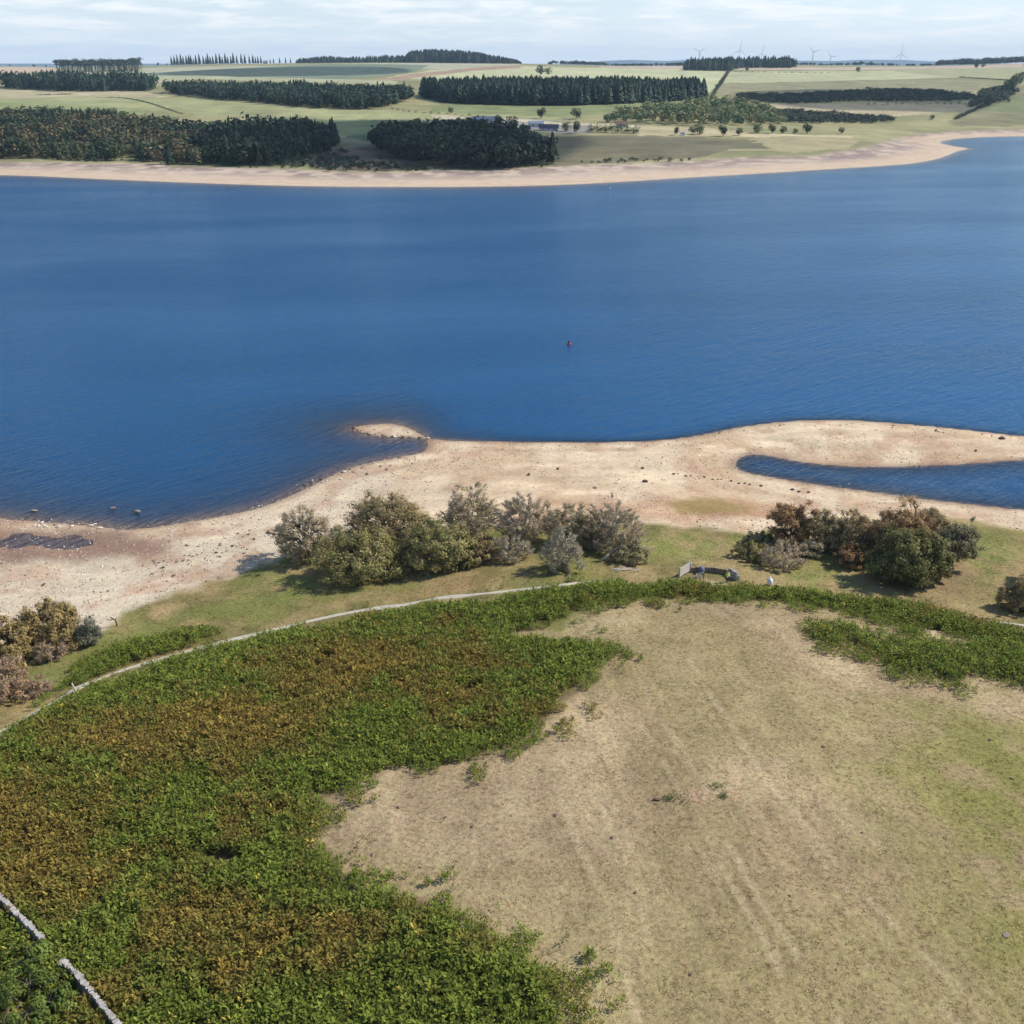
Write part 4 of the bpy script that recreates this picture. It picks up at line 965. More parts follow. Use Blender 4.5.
# ------------------------------------------------------------------ wind turbines
def turbine(px, hub_row, rot, blade_px, Y, label):
    g = sky_at(px, Y); dx, dy, dz = raydir(px, hub_row); hz = H+dz/dy*Y
    rt = empty('wind_turbine', (g[0], Y, g[2]-1), label, 'wind turbine', 'wind turbines on the right skyline')
    hh = hz-g[2]+1; s_ = Y/F
    tb = MB(); tb.tube([(0, 0, 0), (0, 0, hh*.5), (0, 0, hh)], [.42*s_, .34*s_, .26*s_], 12); tb.build('tower', M['turbine'], rt, True)
    nb = MB(); nb.tube([(0, -1.6, hh), (0, -.8, hh+.3), (0, 3.5, hh+.3), (0, 6, hh+.2)], [1.2, 1.9, 1.9, 1.2], 8); nb.build('nacelle', M['turbine'], rt, True)
    hb = MB(); hb.tube([(0, -4.2, hh), (0, -3.4, hh), (0, -1.7, hh)], [.3, 1.4, 1.6], 10); hb.build('hub', M['turbine'], rt, True)
    for k in range(3):
        a = R(rot+120*k); d = Vector((math.sin(a), 0, math.cos(a))); e = Vector((math.cos(a), 0, -math.sin(a))); l = blade_px*s_
        bb = MB(); V = []
        for f_, w, th in ((0.02, .9, .9), (.15, 2.0, .6), (.5, 1.5, .35), (1, .5, .1)):
            c = Vector((0, -3.0, hh))+d*(l*f_); w *= 1.05
            V += [c-e*w*.4-Vector((0, th/2, 0)), c+e*w*.6-Vector((0, 0, 0)), c-e*w*.4+Vector((0, th/2, 0))]
        Fs = []
        for i in range(3):
            for j in range(3): Fs.append((i*3+j, i*3+(j+1) % 3, i*3+3+(j+1) % 3, i*3+3+j))
        Fs += [(0, 2, 1), (9, 10, 11)]
        bb.add(V, Fs); bb.build('blade', M['turbine'], rt)
turbine(698.7, 51.7, 55, 6.5, 4600, 'leftmost white wind turbine, apart from the rest above the skyline wood')
turbine(738.5, 50.5, 5, 9, 4700, 'second wind turbine from the left, one blade straight up')
turbine(760.5, 54, 10, 9, 4900, 'third wind turbine from the left, just past the one with a blade straight up')
turbine(812, 52, 70, 6, 3720, 'wind turbine whose white tower shows whole to its foot')
turbine(830, 57, 80, 6, 4400, 'lowest wind turbine, beside the one showing its whole tower')
turbine(899.5, 54, 0, 9, 4700, 'rightmost wind turbine, alone on the right skyline')

# ------------------------------------------------------------------ farm buildings
def building(px, py, w, d, h, roof_h, wallm, roofm, label, name='farm_shed', cat='shed', rz=0.0, nwin=3, door=True, chim=False):
    b = at(px, py)[0]
    rt = empty(name, (b[0], b[1]+d/2, b[2]-.2), label, cat, None, rz)
    wb = MB(); V = [(-w/2, -d/2, 0), (w/2, -d/2, 0), (w/2, d/2, 0), (-w/2, d/2, 0), (-w/2, -d/2, h), (w/2, -d/2, h), (w/2, d/2, h), (-w/2, d/2, h), (-w/2, 0, h+roof_h), (w/2, 0, h+roof_h)]
    wb.add(V, [(0, 1, 5, 4), (1, 2, 6, 9, 5), (2, 3, 7, 6), (3, 0, 4, 8, 7)]); wb.build('wall', wallm, rt)
    rb = MB(); o = .5; th = .18
    for s_ in (-1, 1):
        y0 = s_*(d/2+o); z0 = h-roof_h*o/(d/2)
        A = [(-w/2-o, y0, z0+.03), (w/2+o, y0, z0+.03), (w/2+o, 0, h+roof_h+.03), (-w/2-o, 0, h+roof_h+.03)]
        rb.add(A+[(p[0], p[1], p[2]+th) for p in A], [(0, 1, 2, 3), (7, 6, 5, 4), (0, 4, 5, 1), (1, 5, 6, 2), (2, 6, 7, 3), (3, 7, 4, 0)])
    ro = rb.build('roof', roofm, rt)
    if chim:
        cb = MB(); cb.box((w*.32, 0, h+roof_h+.6), (.9, .7, 1.8)); cb.build('chimney', M['redtile'], ro)
    for i in range(nwin):
        x = -w/2+w*(i+.8)/(nwin+.6)
        fb = MB(); fb.box((x, -d/2-.03, h*.55), (w/nwin*.4, .1, h*.34)); fo = fb.build('window', M['white'], rt)
        gb = MB(); gb.box((x, -d/2-.07, h*.55), (w/nwin*.34, .06, h*.27)); gb.build('pane', M['glass'], fo)
    if door:
        db = MB(); db.box((w*.42, -d/2-.04, h*.36), (w*.08, .12, h*.7)); db.build('door', M['darkwood'], rt)
    return rt
building(549, 131, 17, 9, 2.6, 3.0, M['render'], M['bluepanel'], 'long low farm building with dark blue roof, right of two', rz=R(-4))
building(525, 131.5, 9, 7, 2.4, 2.8, M['render'], M['bluepanel'], 'short low farm building with dark blue roof, left of two', rz=R(5), nwin=2)
building(484, 124, 24, 12, 4.5, 2.2, M['render'], M['greypanel'], 'big shed with pale grey roof behind the dark knoll wood', rz=R(3), nwin=3)
building(536, 127, 14, 8, 3.4, 1.8, M['render'], M['greypanel'], 'pale grey roofed shed between and behind the two blue roofed ones', rz=0, nwin=2)
building(622, 127, 11, 7, 3.0, 2.4, M['render'], M['redtile'], 'small house with red tile roof half hidden by the hedge', 'farmhouse', 'house', 0, 2, True, True)
b = sky_at(266, 3600)
def skyhouse():
    rt = building(266, 69, 16, 12, 6, 4, M['render'], M['greypanel'], 'pale house on the skyline at the end of the conifer row', 'house', 'house', 0, 3, True, True)
    rt.location = (b[0], b[1], b[2]-.3)
skyhouse()
# caravan at the field edge
c_ = at(683, 135.3)[0]
cv = empty('caravan', tuple(c_), 'small white caravan parked at the foot of the open woodland', 'caravan', None, R(-20))
mb = MB(); V = []
for y in (-1.1, 1.1):
    V += [(-2.6, y, .6), (2.6, y, .6), (2.9, y, 1.3), (2.5, y, 2.5), (2.2, y, 2.65), (-2.3, y, 2.65), (-2.7, y, 2.4), (-2.9, y, 1.3)]
mb.add(V, [tuple(range(7, -1, -1)), tuple(range(8, 16))]+[(i, (i+1) % 8, 8+(i+1) % 8, 8+i) for i in range(8)]); mb.build('body', M['white'], cv)
mb = MB(); mb.box((.2, -1.12, 1.8), (1.6, .06, .7)); mb.build('window', M['glass'], cv)
for y in (-1, 1):
    mb = MB(); mb.tube([(0, y-.1, .35), (0, y+.1, .35)], [.35, .35], 12); mb.build('wheel', M['dark_cloth'], cv)
mb = MB(); mb.tube([(2.6, 0, .6), (4.0, 0, .5)], [.06, .06], 6); mb.build('drawbar', M['wood'], cv)

# ------------------------------------------------------------------ dry stone walls
def stone_wall(pl, name, label, hgt_w, wid, seed, group=None, cope=True, mat='stone'):
    r = random.Random(seed); p = smooth(pl, 4); z = hgt(p[:, 0], p[:, 1])
    rt = empty(name, (p[0, 0], p[0, 1], z[0]), label, 'wall', group)
    o = Vector((p[0, 0], p[0, 1], z[0]))
    seg = np.linalg.norm(np.diff(p, axis=0), axis=1); cum = np.concatenate([[0], np.cumsum(seg)]); Ltot = cum[-1]
    def P(t):
        x = np.interp(t, cum, p[:, 0]); y = np.interp(t, cum, p[:, 1]); zz = np.interp(t, cum, z)
        t2 = min(t+.1, Ltot); t1 = max(t2-.2, 0); a = math.atan2(np.interp(t2, cum, p[:, 1])-np.interp(t1, cum, p[:, 1]), np.interp(t2, cum, p[:, 0])-np.interp(t1, cum, p[:, 0]))
        return Vector((x, y, zz))-o, a
    wb = MB(); rows = max(2, int(hgt_w/.2)); rh = hgt_w/rows
    for k in range(rows):
        t = r.uniform(0, .2); w = wid*(1-.3*k/rows)
        while t < Ltot:
            l = r.uniform(.25, .55); q, a = P(min(t+l/2, Ltot)); Rm = Matrix.Rotation(a, 3, 'Z')
            for s_ in (-1, 1):
                c = q+Rm @ Vector((0, s_*w*.27, 0))+Vector((0, 0, rh*(k+.5)-.05)); wb.box(c, (l*.95, w*.5, rh*.95), Rm @ Matrix.Rotation(r.uniform(-.06, .06), 3, 'Z'), .025)
            t += l
    wb.build('courses', M[mat], rt)
    if cope:
        cb = MB(); t = 0
        while t < Ltot:
            l = r.uniform(.10, .26); q, a = P(t+l/2); Rm = Matrix.Rotation(a+r.uniform(-.35, .35), 3, 'Z') @ Matrix.Rotation(r.uniform(-.35, .35), 3, 'Y')
            cb.box(q+Vector((0, 0, hgt_w+r.uniform(.06, .14))), (l*.9, wid*r.uniform(.55, 1.05), r.uniform(.18, .36)), Rm, .05); t += l
        cb.build('coping_stones', M[mat], rt)
    return rt
stone_wall(wall_a, 'dry_stone_wall', 'grey dry stone wall leaving the left edge, upper of two lengths', 1.05, .36, 1, 'dry stone walls in the bottom left corner')
stone_wall(wall_b, 'dry_stone_wall', 'grey dry stone wall running to the bottom edge, lower of two lengths', 1.05, .36, 2, 'dry stone walls in the bottom left corner')
stone_wall(wall_m, 'tumbled_wall', 'tumbled mossy low remains of wall between the two standing lengths', .85, .5, 3, None, False)

# ------------------------------------------------------------------ the pen by the path
def gpt(px, py): return Vector(at(px, py)[0])
stone_wall(W([(690, 572), (700, 572.2), (712, 572.5), (726, 574.5)]), 'low_stone_wall', 'low dark stone wall at the back of the pen beside the path', .55, .3, 5, mat='rock')
stone_wall(W([(729, 575), (733, 577.5), (737, 580.5)]), 'low_stone_wall', 'short grey stone wall end at the right of the pen, behind the person', .85, .5, 6)
g0 = gpt(679.5, 577.5); g1 = gpt(689, 573.5)
hr = empty('hurdle', tuple(g0), 'pale boarded hurdle at the left end of the pen', 'hurdle', None, math.atan2(g1.y-g0.y, g1.x-g0.x))
Lh = (g1-g0).length
mb = MB()
for k in range(6): mb.box((Lh/2, 0, .16+k*.23), (Lh*.98, .045, .2), None, .006)
mb.build('boards', M['palewood'], hr)
for x in (0.0, Lh):
    mb = MB(); mb.box((x, .09, .75), (.13, .12, 1.6), None, .01); mb.build('post', M['palewood'], hr)
p_ = gpt(690.2, 571.5)
mb = MB(); mb.tube([(0, 0, -.2), (0, 0, 1.0), (.02, 0, 1.35)], [.14, .13, .12], 8); o = mb.build('gate_post', M['palewood'], None, True); o.location = p_; tag(o, 'stout pale post between the boarded hurdle and the low wall', 'post')
# blue bundle and pale crate in the pen
p_ = gpt(701, 573.6)
bk = empty('rucksack', tuple(p_), 'blue grey rucksack leaning on the low wall of the pen', 'rucksack')
mb = MB(); mb.lathe([(.25, 0), (.42, .15), (.45, .5), (.40, .85), (.22, 1.05), (.05, 1.1)], 12); mb.build('bag', M['bluecloth'], bk, True)
mb = MB(); mb.lathe([(.28, .0), (.30, .22), (.22, .36)], 10, (0, -.34, .12)); mb.build('pocket', M['bluecloth'], bk, True)
p_ = gpt(698.5, 578)
cr_ = empty('crate', tuple(p_), 'small pale wooden crate on the ground inside the pen', 'crate', None, R(20))
mb = MB()
for s_ in (-1, 1):
    for k in range(3):
        mb.box((0, s_*.28, .1+.2*k), (.62, .03, .17)); mb.box((s_*.30, 0, .1+.2*k), (.03, .53, .17))
mb.box((0, 0, .03), (.56, .5, .03)); mb.build('slats', M['palewood'], cr_)
mb = MB()
for sx in (-1, 1):
    for sy in (-1, 1): mb.box((sx*.26, sy*.24, .31), (.05, .05, .62))
mb.build('corner_posts', M['wood'], cr_)
p_ = gpt(703.5, 579)
mb = MB(); mb.tube([(0, 0, -.2), (.02, 0, .6), (-.03, .02, 1.15)], [.07, .065, .05], 7); o = mb.build('stake', M['darkwood'], None, True); o.location = p_; tag(o, 'short dark stake right of the pale crate in the pen', 'stake')
p_ = gpt(769.5, 585)
sk = empty('sack', tuple(p_), 'plump white sack standing at the upper edge of the bracken', 'sack')
mb = MB(); mb.lathe([(.24, 0), (.36, .15), (.40, .45), (.36, .75), (.22, .95), (.08, 1.02)], 12); mb.build('bag', M['sack'], sk, True)
mb = MB(); mb.lathe([(.07, 1.0), (.06, 1.06), (.13, 1.16), (.10, 1.2)], 10); mb.build('tied_neck', M['sack'], sk, True)

# person in a high visibility jacket
def skin(name, pts, edges, rad, mat, parent, sub=1):
    me = bpy.data.meshes.new(name); me.from_pydata(pts, edges, []); o = bpy.data.objects.new(name, me); COL.objects.link(o); o.parent = parent
    m = o.modifiers.new('skin', 'SKIN'); m.use_smooth_shade = True
    for i, v in enumerate(me.skin_vertices[0].data):
        v.radius = rad[i] if isinstance(rad[i], tuple) else (rad[i], rad[i]); v.use_root = (i == 0)
    s_ = o.modifiers.new('sub', 'SUBSURF'); s_.levels = sub; s_.render_levels = sub
    if mat: me.materials.append(mat)
    return o
def person(px, py, label):
    b = at(px, py)[0]; rt = empty('person', tuple(b), label, 'person', None, R(200))
    P = [(0, 0, .95), (0, .01, 1.15), (0, .01, 1.38), (0, .0, 1.50), (0, .02, 1.60), (0, .03, 1.72)]; E = [(0, 1), (1, 2), (2, 3), (3, 4), (4, 5)]; Rr = [(.15, .11), (.14, .11), (.16, .11), .055, (.075, .09), (.07, .085)]
    for s_ in (-1, 1):
        k = len(P); P += [(s_*.09, 0, .88), (s_*.10, .02, .48), (s_*.11, -.01, .09), (s_*.12, .15, .035)]; E += [(0, k), (k, k+1), (k+1, k+2), (k+2, k+3)]; Rr += [.085, .06, .045, (.04, .035)]
        k = len(P); P += [(s_*.19, 0, 1.40), (s_*.25, .02, 1.13), (s_*.22, .20, .98), (s_*.20, .26, .95)]; E += [(2, k), (k, k+1), (k+1, k+2), (k+2, k+3)]; Rr += [.055, .042, .032, (.035, .022)]
        w = k+3
        for j in range(4):
            q = len(P); x0 = s_*(.20-.028*(j-1.5)); l = (.07, .085, .08, .06)[j]; P += [(x0, .26+l*.55, .945), (x0, .26+l, .92)]; E += [(w, q), (q, q+1)]; Rr += [.010, .008]
        q = len(P); P += [(s_*.15, .275, .955), (s_*.135, .31, .94)]; E += [(w, q), (q, q+1)]; Rr += [.012, .010]
    q = len(P); P += [(0, .125, 1.665)]; E += [(5, q)]; Rr += [(.014, .016)]
    for s_ in (-1, 1):
        q = len(P); P += [(s_*.083, .02, 1.67)]; E += [(5, q)]; Rr += [(.014, .02)]
    skin('body', P, E, Rr, M['skin'], rt)
    P = [(0, 0, .86), (0, .01, 1.10), (0, .01, 1.36), (0, .005, 1.44)]; E = [(0, 1), (1, 2), (2, 3)]; Rr = [(.20, .15), (.185, .145), (.19, .14), (.09, .08)]
    for s_ in (-1, 1):
        k = len(P); P += [(s_*.20, 0, 1.39), (s_*.26, .02, 1.13), (s_*.225, .19, .985)]; E += [(2, k), (k, k+1), (k+1, k+2)]; Rr += [.075, .062, .05]
    jk = skin('jacket', P, E, Rr, M['hivis'], rt)
    mb = MB()
    for z in (1.0, 1.14):
        mb.lathe([(.215, z), (.218, z+.02), (.215, z+.05)], 16)
    tp = mb.build('reflective_band', M['reflect'], jk, True); tp.scale = (1, .8, 1)
    P = [(0, 0, .92)]; E = []; Rr = [(.16, .12)]
    for s_ in (-1, 1):
        k = len(P); P += [(s_*.09, 0, .82), (s_*.10, .02, .46), (s_*.11, 0, .1)]; E += [(0, k), (k, k+1), (k+1, k+2)]; Rr += [.10, .08, .07]
    skin('trousers', P, E, Rr, M['dark_cloth'], rt)
    for s_ in (-1, 1):
        skin('boot', [(s_*.11, -.02, .1), (s_*.11, 0, .04), (s_*.12, .16, .035)], [(0, 1), (1, 2)], [.065, .06, (.045, .04)], M['darkwood'], rt)
    skin('hair', [(0, -.01, 1.70), (0, -.02, 1.78), (0, -.05, 1.66)], [(0, 1), (0, 2)], [(.09, .095), (.065, .07), (.06, .06)], M['hair'], rt)
person(727, 582.5, 'person in a yellow jacket and dark trousers standing in the pen by the path')

# ------------------------------------------------------------------ posts, logs and branches
p_ = gpt(76, 693)
mb = MB(); mb.tube([(0, 0, -.2), (-.10, 0, .7), (-.22, 0, 1.25)], [.09, .085, .07], 7); o = mb.build('post', M['palewood'], None, True); o.location = p_; tag(o, 'pale leaning wooden post between path and bracken wedge at the left', 'post')
p_ = gpt(569.5, 582)
mb = MB(); mb.tube([(0, 0, -.2), (0, 0, .6), (0, 0, 1.1)], [.06, .06, .05], 7); o = mb.build('post', M['palewood'], None, True); o.location = p_; tag(o, 'thin pale post by the path below the silvery shrub', 'post')
p_ = gpt(117, 626)
mb = MB(); mb.tube([(0, 0, -.1), (.02, 0, .5), (-.1, 0, .85), (-.7, .1, 1.25)], [.09, .08, .09, .05], 7); mb.tube([(-.1, 0, .85), (.1, .2, 1.1)], [.06, .03], 6); mb.tube([(-.35, .05, 1.0), (-.6, -.2, .95), (-.8, -.2, 1.0)], [.07, .05, .02], 6)
o = mb.build('dead_branch', M['darkwood'], None, True); o.location = p_; tag(o, 'dark crooked dead branch standing where sand meets grass at left', 'branch')
p_ = gpt(600, 562)
lg = empty('fallen_tree', tuple(p_), 'pale fallen trunk propped on the ground under the wide leafless crown', 'log')
mb = MB(); mb.tube([(0, 0, .15), (1.2, .9, .6), (2.4, 1.9, 1.1), (3.1, 2.6, 1.5)], [.2, .22, .16, .1], 8); mb.build('trunk', M['palebark'], lg, True)
mb = MB(); mb.tube([(1.2, .9, .6), (1.6, 1.6, 1.2), (1.7, 2.2, 2.0)], [.09, .06, .02], 6); mb.tube([(2.4, 1.9, 1.1), (3.1, 1.8, 1.7)], [.07, .02], 6); mb.build('branch', M['palebark'], lg, True)
p_ = gpt(20, 697)
mb = MB(); mb.tube([(-.9, -.1, .15), (0, .05, .22), (1.0, .2, .16), (1.5, .35, .3)], [.14, .17, .13, .05], 8); o = mb.build('log', M['darkwood'], None, True); o.location = p_; tag(o, 'dark log lying in front of the tiny shrub at the left', 'log')
p_ = gpt(626, 571)
bh = empty('brushwood_heap', tuple(p_), 'bleached brushwood lying on the grass above the path', 'brushwood'); mb = MB(); rr = random.Random(9)
for k in range(26):
    a = rr.gauss(.25, .5); c = Vector((rr.uniform(-1.6, 1.8), rr.uniform(-.5, .7), rr.uniform(.05, .3))); d = Vector((math.cos(a), math.sin(a), rr.uniform(-.1, .15)))*rr.uniform(.3, .8); mb.tube([c-d, c+Vector((0, 0, .05)), c+d], [.03, .05, .02], 5)
mb.build('branches', M['palewood'], bh)

# ------------------------------------------------------------------ buoys
def buoy(px, py, s_, label, main, band):
    q = flat([(px, py)])[0]
    rt = empty('buoy', (q[0], q[1], 0), label, 'buoy')
    mb = MB(); mb.lathe([(.1*s_, -.3*s_), (.45*s_, -.15*s_), (.55*s_, .1*s_), (.5*s_, .3*s_), (.3*s_, .42*s_)], 14); mb.build('float', main, rt, True)
    mb = MB(); mb.lathe([(.26*s_, .42*s_), (.2*s_, .9*s_), (.1*s_, 1.15*s_)], 12); mb.build('top_cone', band, rt, True)
    mb = MB(); mb.tube([(0, 0, 1.1*s_), (0, 0, 1.5*s_)], [.05*s_, .04*s_], 6); mb.build('staff', M['darkwood'], rt)
buoy(569, 344.5, .95, 'small red buoy floating alone in the middle of the lake', M['red'], M['darkred'])
buoy(610, 188.5, .8, 'white buoy floating close to the far shore', M['white'], M['white'])

# ------------------------------------------------------------------ rocks
def rock_t(seed, sub=2):
    import bmesh
    r = np.random.default_rng(seed); bm = bmesh.new(); bmesh.ops.create_icosphere(bm, subdivisions=sub, radius=.5)
    V = np.array([v.co[:] for v in bm.verts]); Fc = np.array([[v.index for v in f.verts] for f in bm.faces]); bm.free()
    for k in range(7):
        d = r.normal(0, 1, 3); d /= np.linalg.norm(d); c = r.uniform(.22, .42); h_ = V @ d; V = V-np.maximum(h_-c, 0)[:, None]*d*.9
    V = V*r.uniform(.75, 1.25, 3); V[:, 2] *= .75
    return V, Fc
RK = [rock_t(700+i) for i in range(5)]; RKS = [rock_t(720+i, 1) for i in range(6)]
rock_me = []
for mi, mn in enumerate(('rock', 'darkrock', 'palerock')):
    row = []
    for V, Fc in RK:
        o = mesh_np('boulder', V, Fc, M[mn], None, None, False, False); row.append(o.data); bpy.data.objects.remove(o)
    rock_me.append(row)
rr = random.Random(12)
def rock(px, py, wpx, kind, label, group=None, z=None, flatk=.7):
    if z is None: p = at(px, py)[0]
    else: q = flat([(px, py)])[0]; p = np.array([q[0], q[1], z])
    D = math.sqrt(p[0]**2+p[1]**2+(H-p[2])**2); w = wpx*D/F
    o = bpy.data.objects.new('boulder', rock_me[kind][rr.randrange(5)]); COL.objects.link(o)
    o.location = (p[0], p[1], p[2]+w*.12); o.scale = (w, w*rr.uniform(.7, 1), w*flatk*rr.uniform(.8, 1.1)); o.rotation_euler = (rr.uniform(-.15, .15), rr.uniform(-.15, .15), rr.uniform(0, 6))
    return tag(o, label, 'rock', group)
rock(113, 509, 6.5, 0, 'flat pale brown rock breaking the water, left of the pair off the beach', z=.05, flatk=.35)
rock(137, 513, 7, 0, 'larger pale rock with a dark side, right of the pair off the beach', z=.12, flatk=.75)
rock(34, 511, 6, 0, 'pale low rock in the shallows near the left edge', z=-.05, flatk=.35)
rock(394, 436.8, 5.5, 2, 'bright white rock on the near edge of the small islet', flatk=.7)
rock(353, 428.5, 4, 1, 'dark rock at the left tip of the small islet')
rock(409, 432.5, 4, 2, 'pale rock at the right end of the small islet')
rock(428, 439, 4, 2, 'pale rock where the islet bar meets the beach')
rock(269, 533, 6.5, 1, 'dark lone rock on the sand left of the middle clump')
rock(44, 585, 5, 1, 'dark stone alone on the pale stony beach at left')
rock(174, 576, 4, 1, 'dark stone by the reddish strand line at left')
rock(558, 469, 4.5, 1, 'dark stone alone on the sand above the bare trees')
rock(529, 475, 6, 1, 'dark pile like rock on the sand above the pinkish tree')
rock(645, 482, 6, 1, 'low dark rock on the sand right of the bare trees')
rock(643, 468.5, 4.5, 1, 'dark stone on the sand above the low dark rock')
rock(595, 488, 6, 0, 'brownish rock on the sand just behind the leafless crown', flatk=.4)
rock(1001, 438.5, 7, 1, 'dark flat rock on the spit at the right edge', flatk=.5)
rock(976, 451, 3.5, 1, 'dark stone on the near slope of the spit')
rock(657, 800, 8, 1, 'dark stone at the left of the bare patch in the pasture', flatk=.5)
rock(1006, 936, 8, 0, 'brown stone set flush in the pasture at the right', flatk=.2)
rock(463, 928, 5, 2, 'small pale stone in the bracken edge near the bottom')
rock(617, 607.5, 5, 1, 'dark lump at the tip of the pasture below the bracken')
# weed covered stones marking the old strand line on the right beach
for i, px in enumerate([672, 678, 684, 690, 697, 704, 712, 718, 722, 731, 738, 744, 750, 762, 791, 801, 807]):
    rock(px+rr.uniform(-2, 2), np.interp(px, [672, 722, 762, 810], [474, 480, 487, 492])+rr.uniform(-1.3, 1.3), rr.uniform(2, 5), 1, 'dark stone in the strand line between the small bay and the middle clump', 'dark stones along the strand line', flatk=.5)
for i in range(26):
    t = rr.random(); rock(300+t*125+rr.uniform(-6, 6), 486-t*31+rr.uniform(-3, 5), rr.uniform(2, 4.5), rr.choice([0, 1, 0, 2]), 'jumbled stone on the shore left of the islet bar', 'stones along the shore left of the islet bar')
for i in range(34):
    t = rr.random(); rock(353+t*72+rr.uniform(-1, 1), np.interp(t, [0, .2, .5, .8, 1], [429, 434, 436.6, 437.2, 438.2])+rr.uniform(-.9, .5), rr.uniform(1.4, 3), rr.choice([1, 1, 0]), 'dark stone lining the near edge of the small islet', 'dark stones round the small islet')
for i in range(20):
    t = rr.random(); rock(20+t*85, 523+t*4+rr.uniform(-3, 3), rr.uniform(2, 5), rr.choice([0, 2, 2]), 'pale stone on the wet bar between lake and mud pool', 'stones on the wet bar at left', flatk=.5)
for i in range(40):
    px = rr.uniform(150, 255); rock(px, np.interp(px, [150, 255], [570, 540])+rr.gauss(0, 6), rr.uniform(1.8, 4), rr.choice([0, 1, 0]), 'brown stone scattered on the sloping sand left of the middle clump', 'brown stones on the left sand slope', flatk=.6)
for i in range(18):
    px = rr.uniform(690, 1020); rock(px, np.interp(px, [690, 740, 790, 850, 920, 1020], [438, 429, 423.5, 422.5, 427.5, 438])+rr.uniform(0, 3), rr.uniform(1.6, 3.6), rr.choice([0, 1]), 'stone along the lake edge of the long spit', 'stones along the lake edge of the spit')
for (px, py) in ((398, 808), (372, 855), (420, 868), (445, 818), (472, 827), (511, 816), (555, 816), (820, 730), (823, 747), (655, 832), (790, 896), (690, 975), (605, 875), (612, 838), (635, 893), (862, 833), (836, 970), (990, 740), (925, 778), (1012, 779)):
    o = rock(px, py, rr.uniform(2.5, 5), 1, 'dark cow pat on the dry pasture', 'cow pats on the pasture', flatk=.3); o.name = 'cow_pat'; o['category'] = 'cow pat'
# gravel too small and too many to count
def gravel():
    r = np.random.default_rng(88); n = 60000
    y = r.uniform(100, 185, n); x = r.uniform(-1, 1, n)*.58*(y*CP+60*SP)
    z = hgt(x, y); sd = sdist(nearP, x, y)
    dn = .6*fbm(x/9, y/9, 89, 3)+.4*fbm(x/1.8, y/2.5, 90, 3)+.22*sstep(-15, -35, x)+.10*sstep(6, 0, sd)
    ok = (sdist(sandP, x, y) > .5) & (z > -.06) & (dn > .52) & (r.random(n) < .75)
    x = x[ok]; y = y[ok]; z = z[ok]; k = len(x)
    pale = sstep(-10, -35, x)*.75; ch = r.random(k)
    tint = np.where((ch < .18+.45*pale)[:, None], np.array(S(216, 206, 190)), np.where((ch < .75)[:, None], np.array(S(170, 148, 126)), np.array(S(122, 102, 86))))*r.uniform(.8, 1.15, (k, 1))
    s_ = np.minimum(np.exp(r.normal(-1.7, .45, k)), .42); sc = np.stack([s_, s_*r.uniform(.6, 1, k), s_*r.uniform(.4, .7, k)], 1)
    scatter(RKS, np.stack([x, y, z+s_*.08], 1), r.uniform(0, 6, k), sc, tint, 'shore_stones', STM, 'loose small stones strewn over the near beach', 'stones', 'stuff', .05)
STM, _nt = new_mat('small_stones'); _o = N(_nt, 'ShaderNodeOutputMaterial'); _p = N(_nt, 'ShaderNodeBsdfPrincipled'); _p.inputs['Roughness'].default_value = .9
_a = N(_nt, 'ShaderNodeAttribute', attribute_name='tint'); L(_nt, _a.outputs['Color'], _p.inputs['Base Color']); L(_nt, _p.outputs[0], _o.inputs[0])
gravel()
# nettle clumps at the bare patch
for i, (px, py, w) in enumerate(((681, 797, 11), (717, 787, 8), (724, 797, 6), (668, 799, 5))):
    b = at(px, py)[0]; k = 40; r = np.random.default_rng(900+i); rad = w*.045
    pos = np.stack([b[0]+r.normal(0, rad, k), b[1]+r.normal(0, rad, k)], 1); z = hgt(pos[:, 0], pos[:, 1])
    o = scatter(TEMPL, np.stack([pos[:, 0], pos[:, 1], z], 1), r.uniform(0, 6, k), r.uniform(.22, .4, k), np.array(S(92, 108, 58))*r.uniform(.8, 1.2, (k, 1)), 'nettle_clump', M['fern'], ('larger green weed clump on the left of the bare patch', 'green weed clump at the top of the bare patch', 'small green weed clump on the right of the bare patch', 'small weed clump beside the dark stone of the bare patch')[i], 'weeds', None)

# ------------------------------------------------------------------ fair weather clouds above the frame
def clouds():
    m, nt = new_mat('cloud_vapour'); out = N(nt, 'ShaderNodeOutputMaterial'); d = N(nt, 'ShaderNodeBsdfDiffuse'); d.inputs['Color'].default_value = (.9, .9, .92, 1)
    t = N(nt, 'ShaderNodeBsdfTransparent'); mx_ = N(nt, 'ShaderNodeMixShader'); mx_.inputs[0].default_value = .45
    L(nt, t.outputs[0], mx_.inputs[1]); L(nt, d.outputs[0], mx_.inputs[2]); L(nt, mx_.outputs[0], out.inputs[0])
    import bmesh
    bm = bmesh.new(); bmesh.ops.create_icosphere(bm, subdivisions=4, radius=1); V0 = np.array([v.co[:] for v in bm.verts]); F0 = np.array([[v.index for v in f.verts] for f in bm.faces]); bm.free()
    sdv = np.array([math.sin(R(SUN_AZ))*math.cos(R(SUN_EL)), math.cos(R(SUN_AZ))*math.cos(R(SUN_EL)), math.sin(R(SUN_EL))]); r = np.random.default_rng(5)
    for px, py, rx, ry in ((450, 148, 95, 150), (395, 131, 90, 110), (300, 152, 55, 90), (860, 98, 150, 150), (300, 72, 260, 420)):
        c = at(px, py)[0]+sdv*1250/sdv[2]; V = V0*[rx, ry, 45]
        V = V*(1+.55*(fbm(V0[:, 0]*2.2+px, V0[:, 1]*2.2+V0[:, 2]*2.2, 40+px, 4)-.5))[:, None]+c
        tag(mesh_np('cloud', V, F0, m, None, None, True), kind='structure')
clouds()

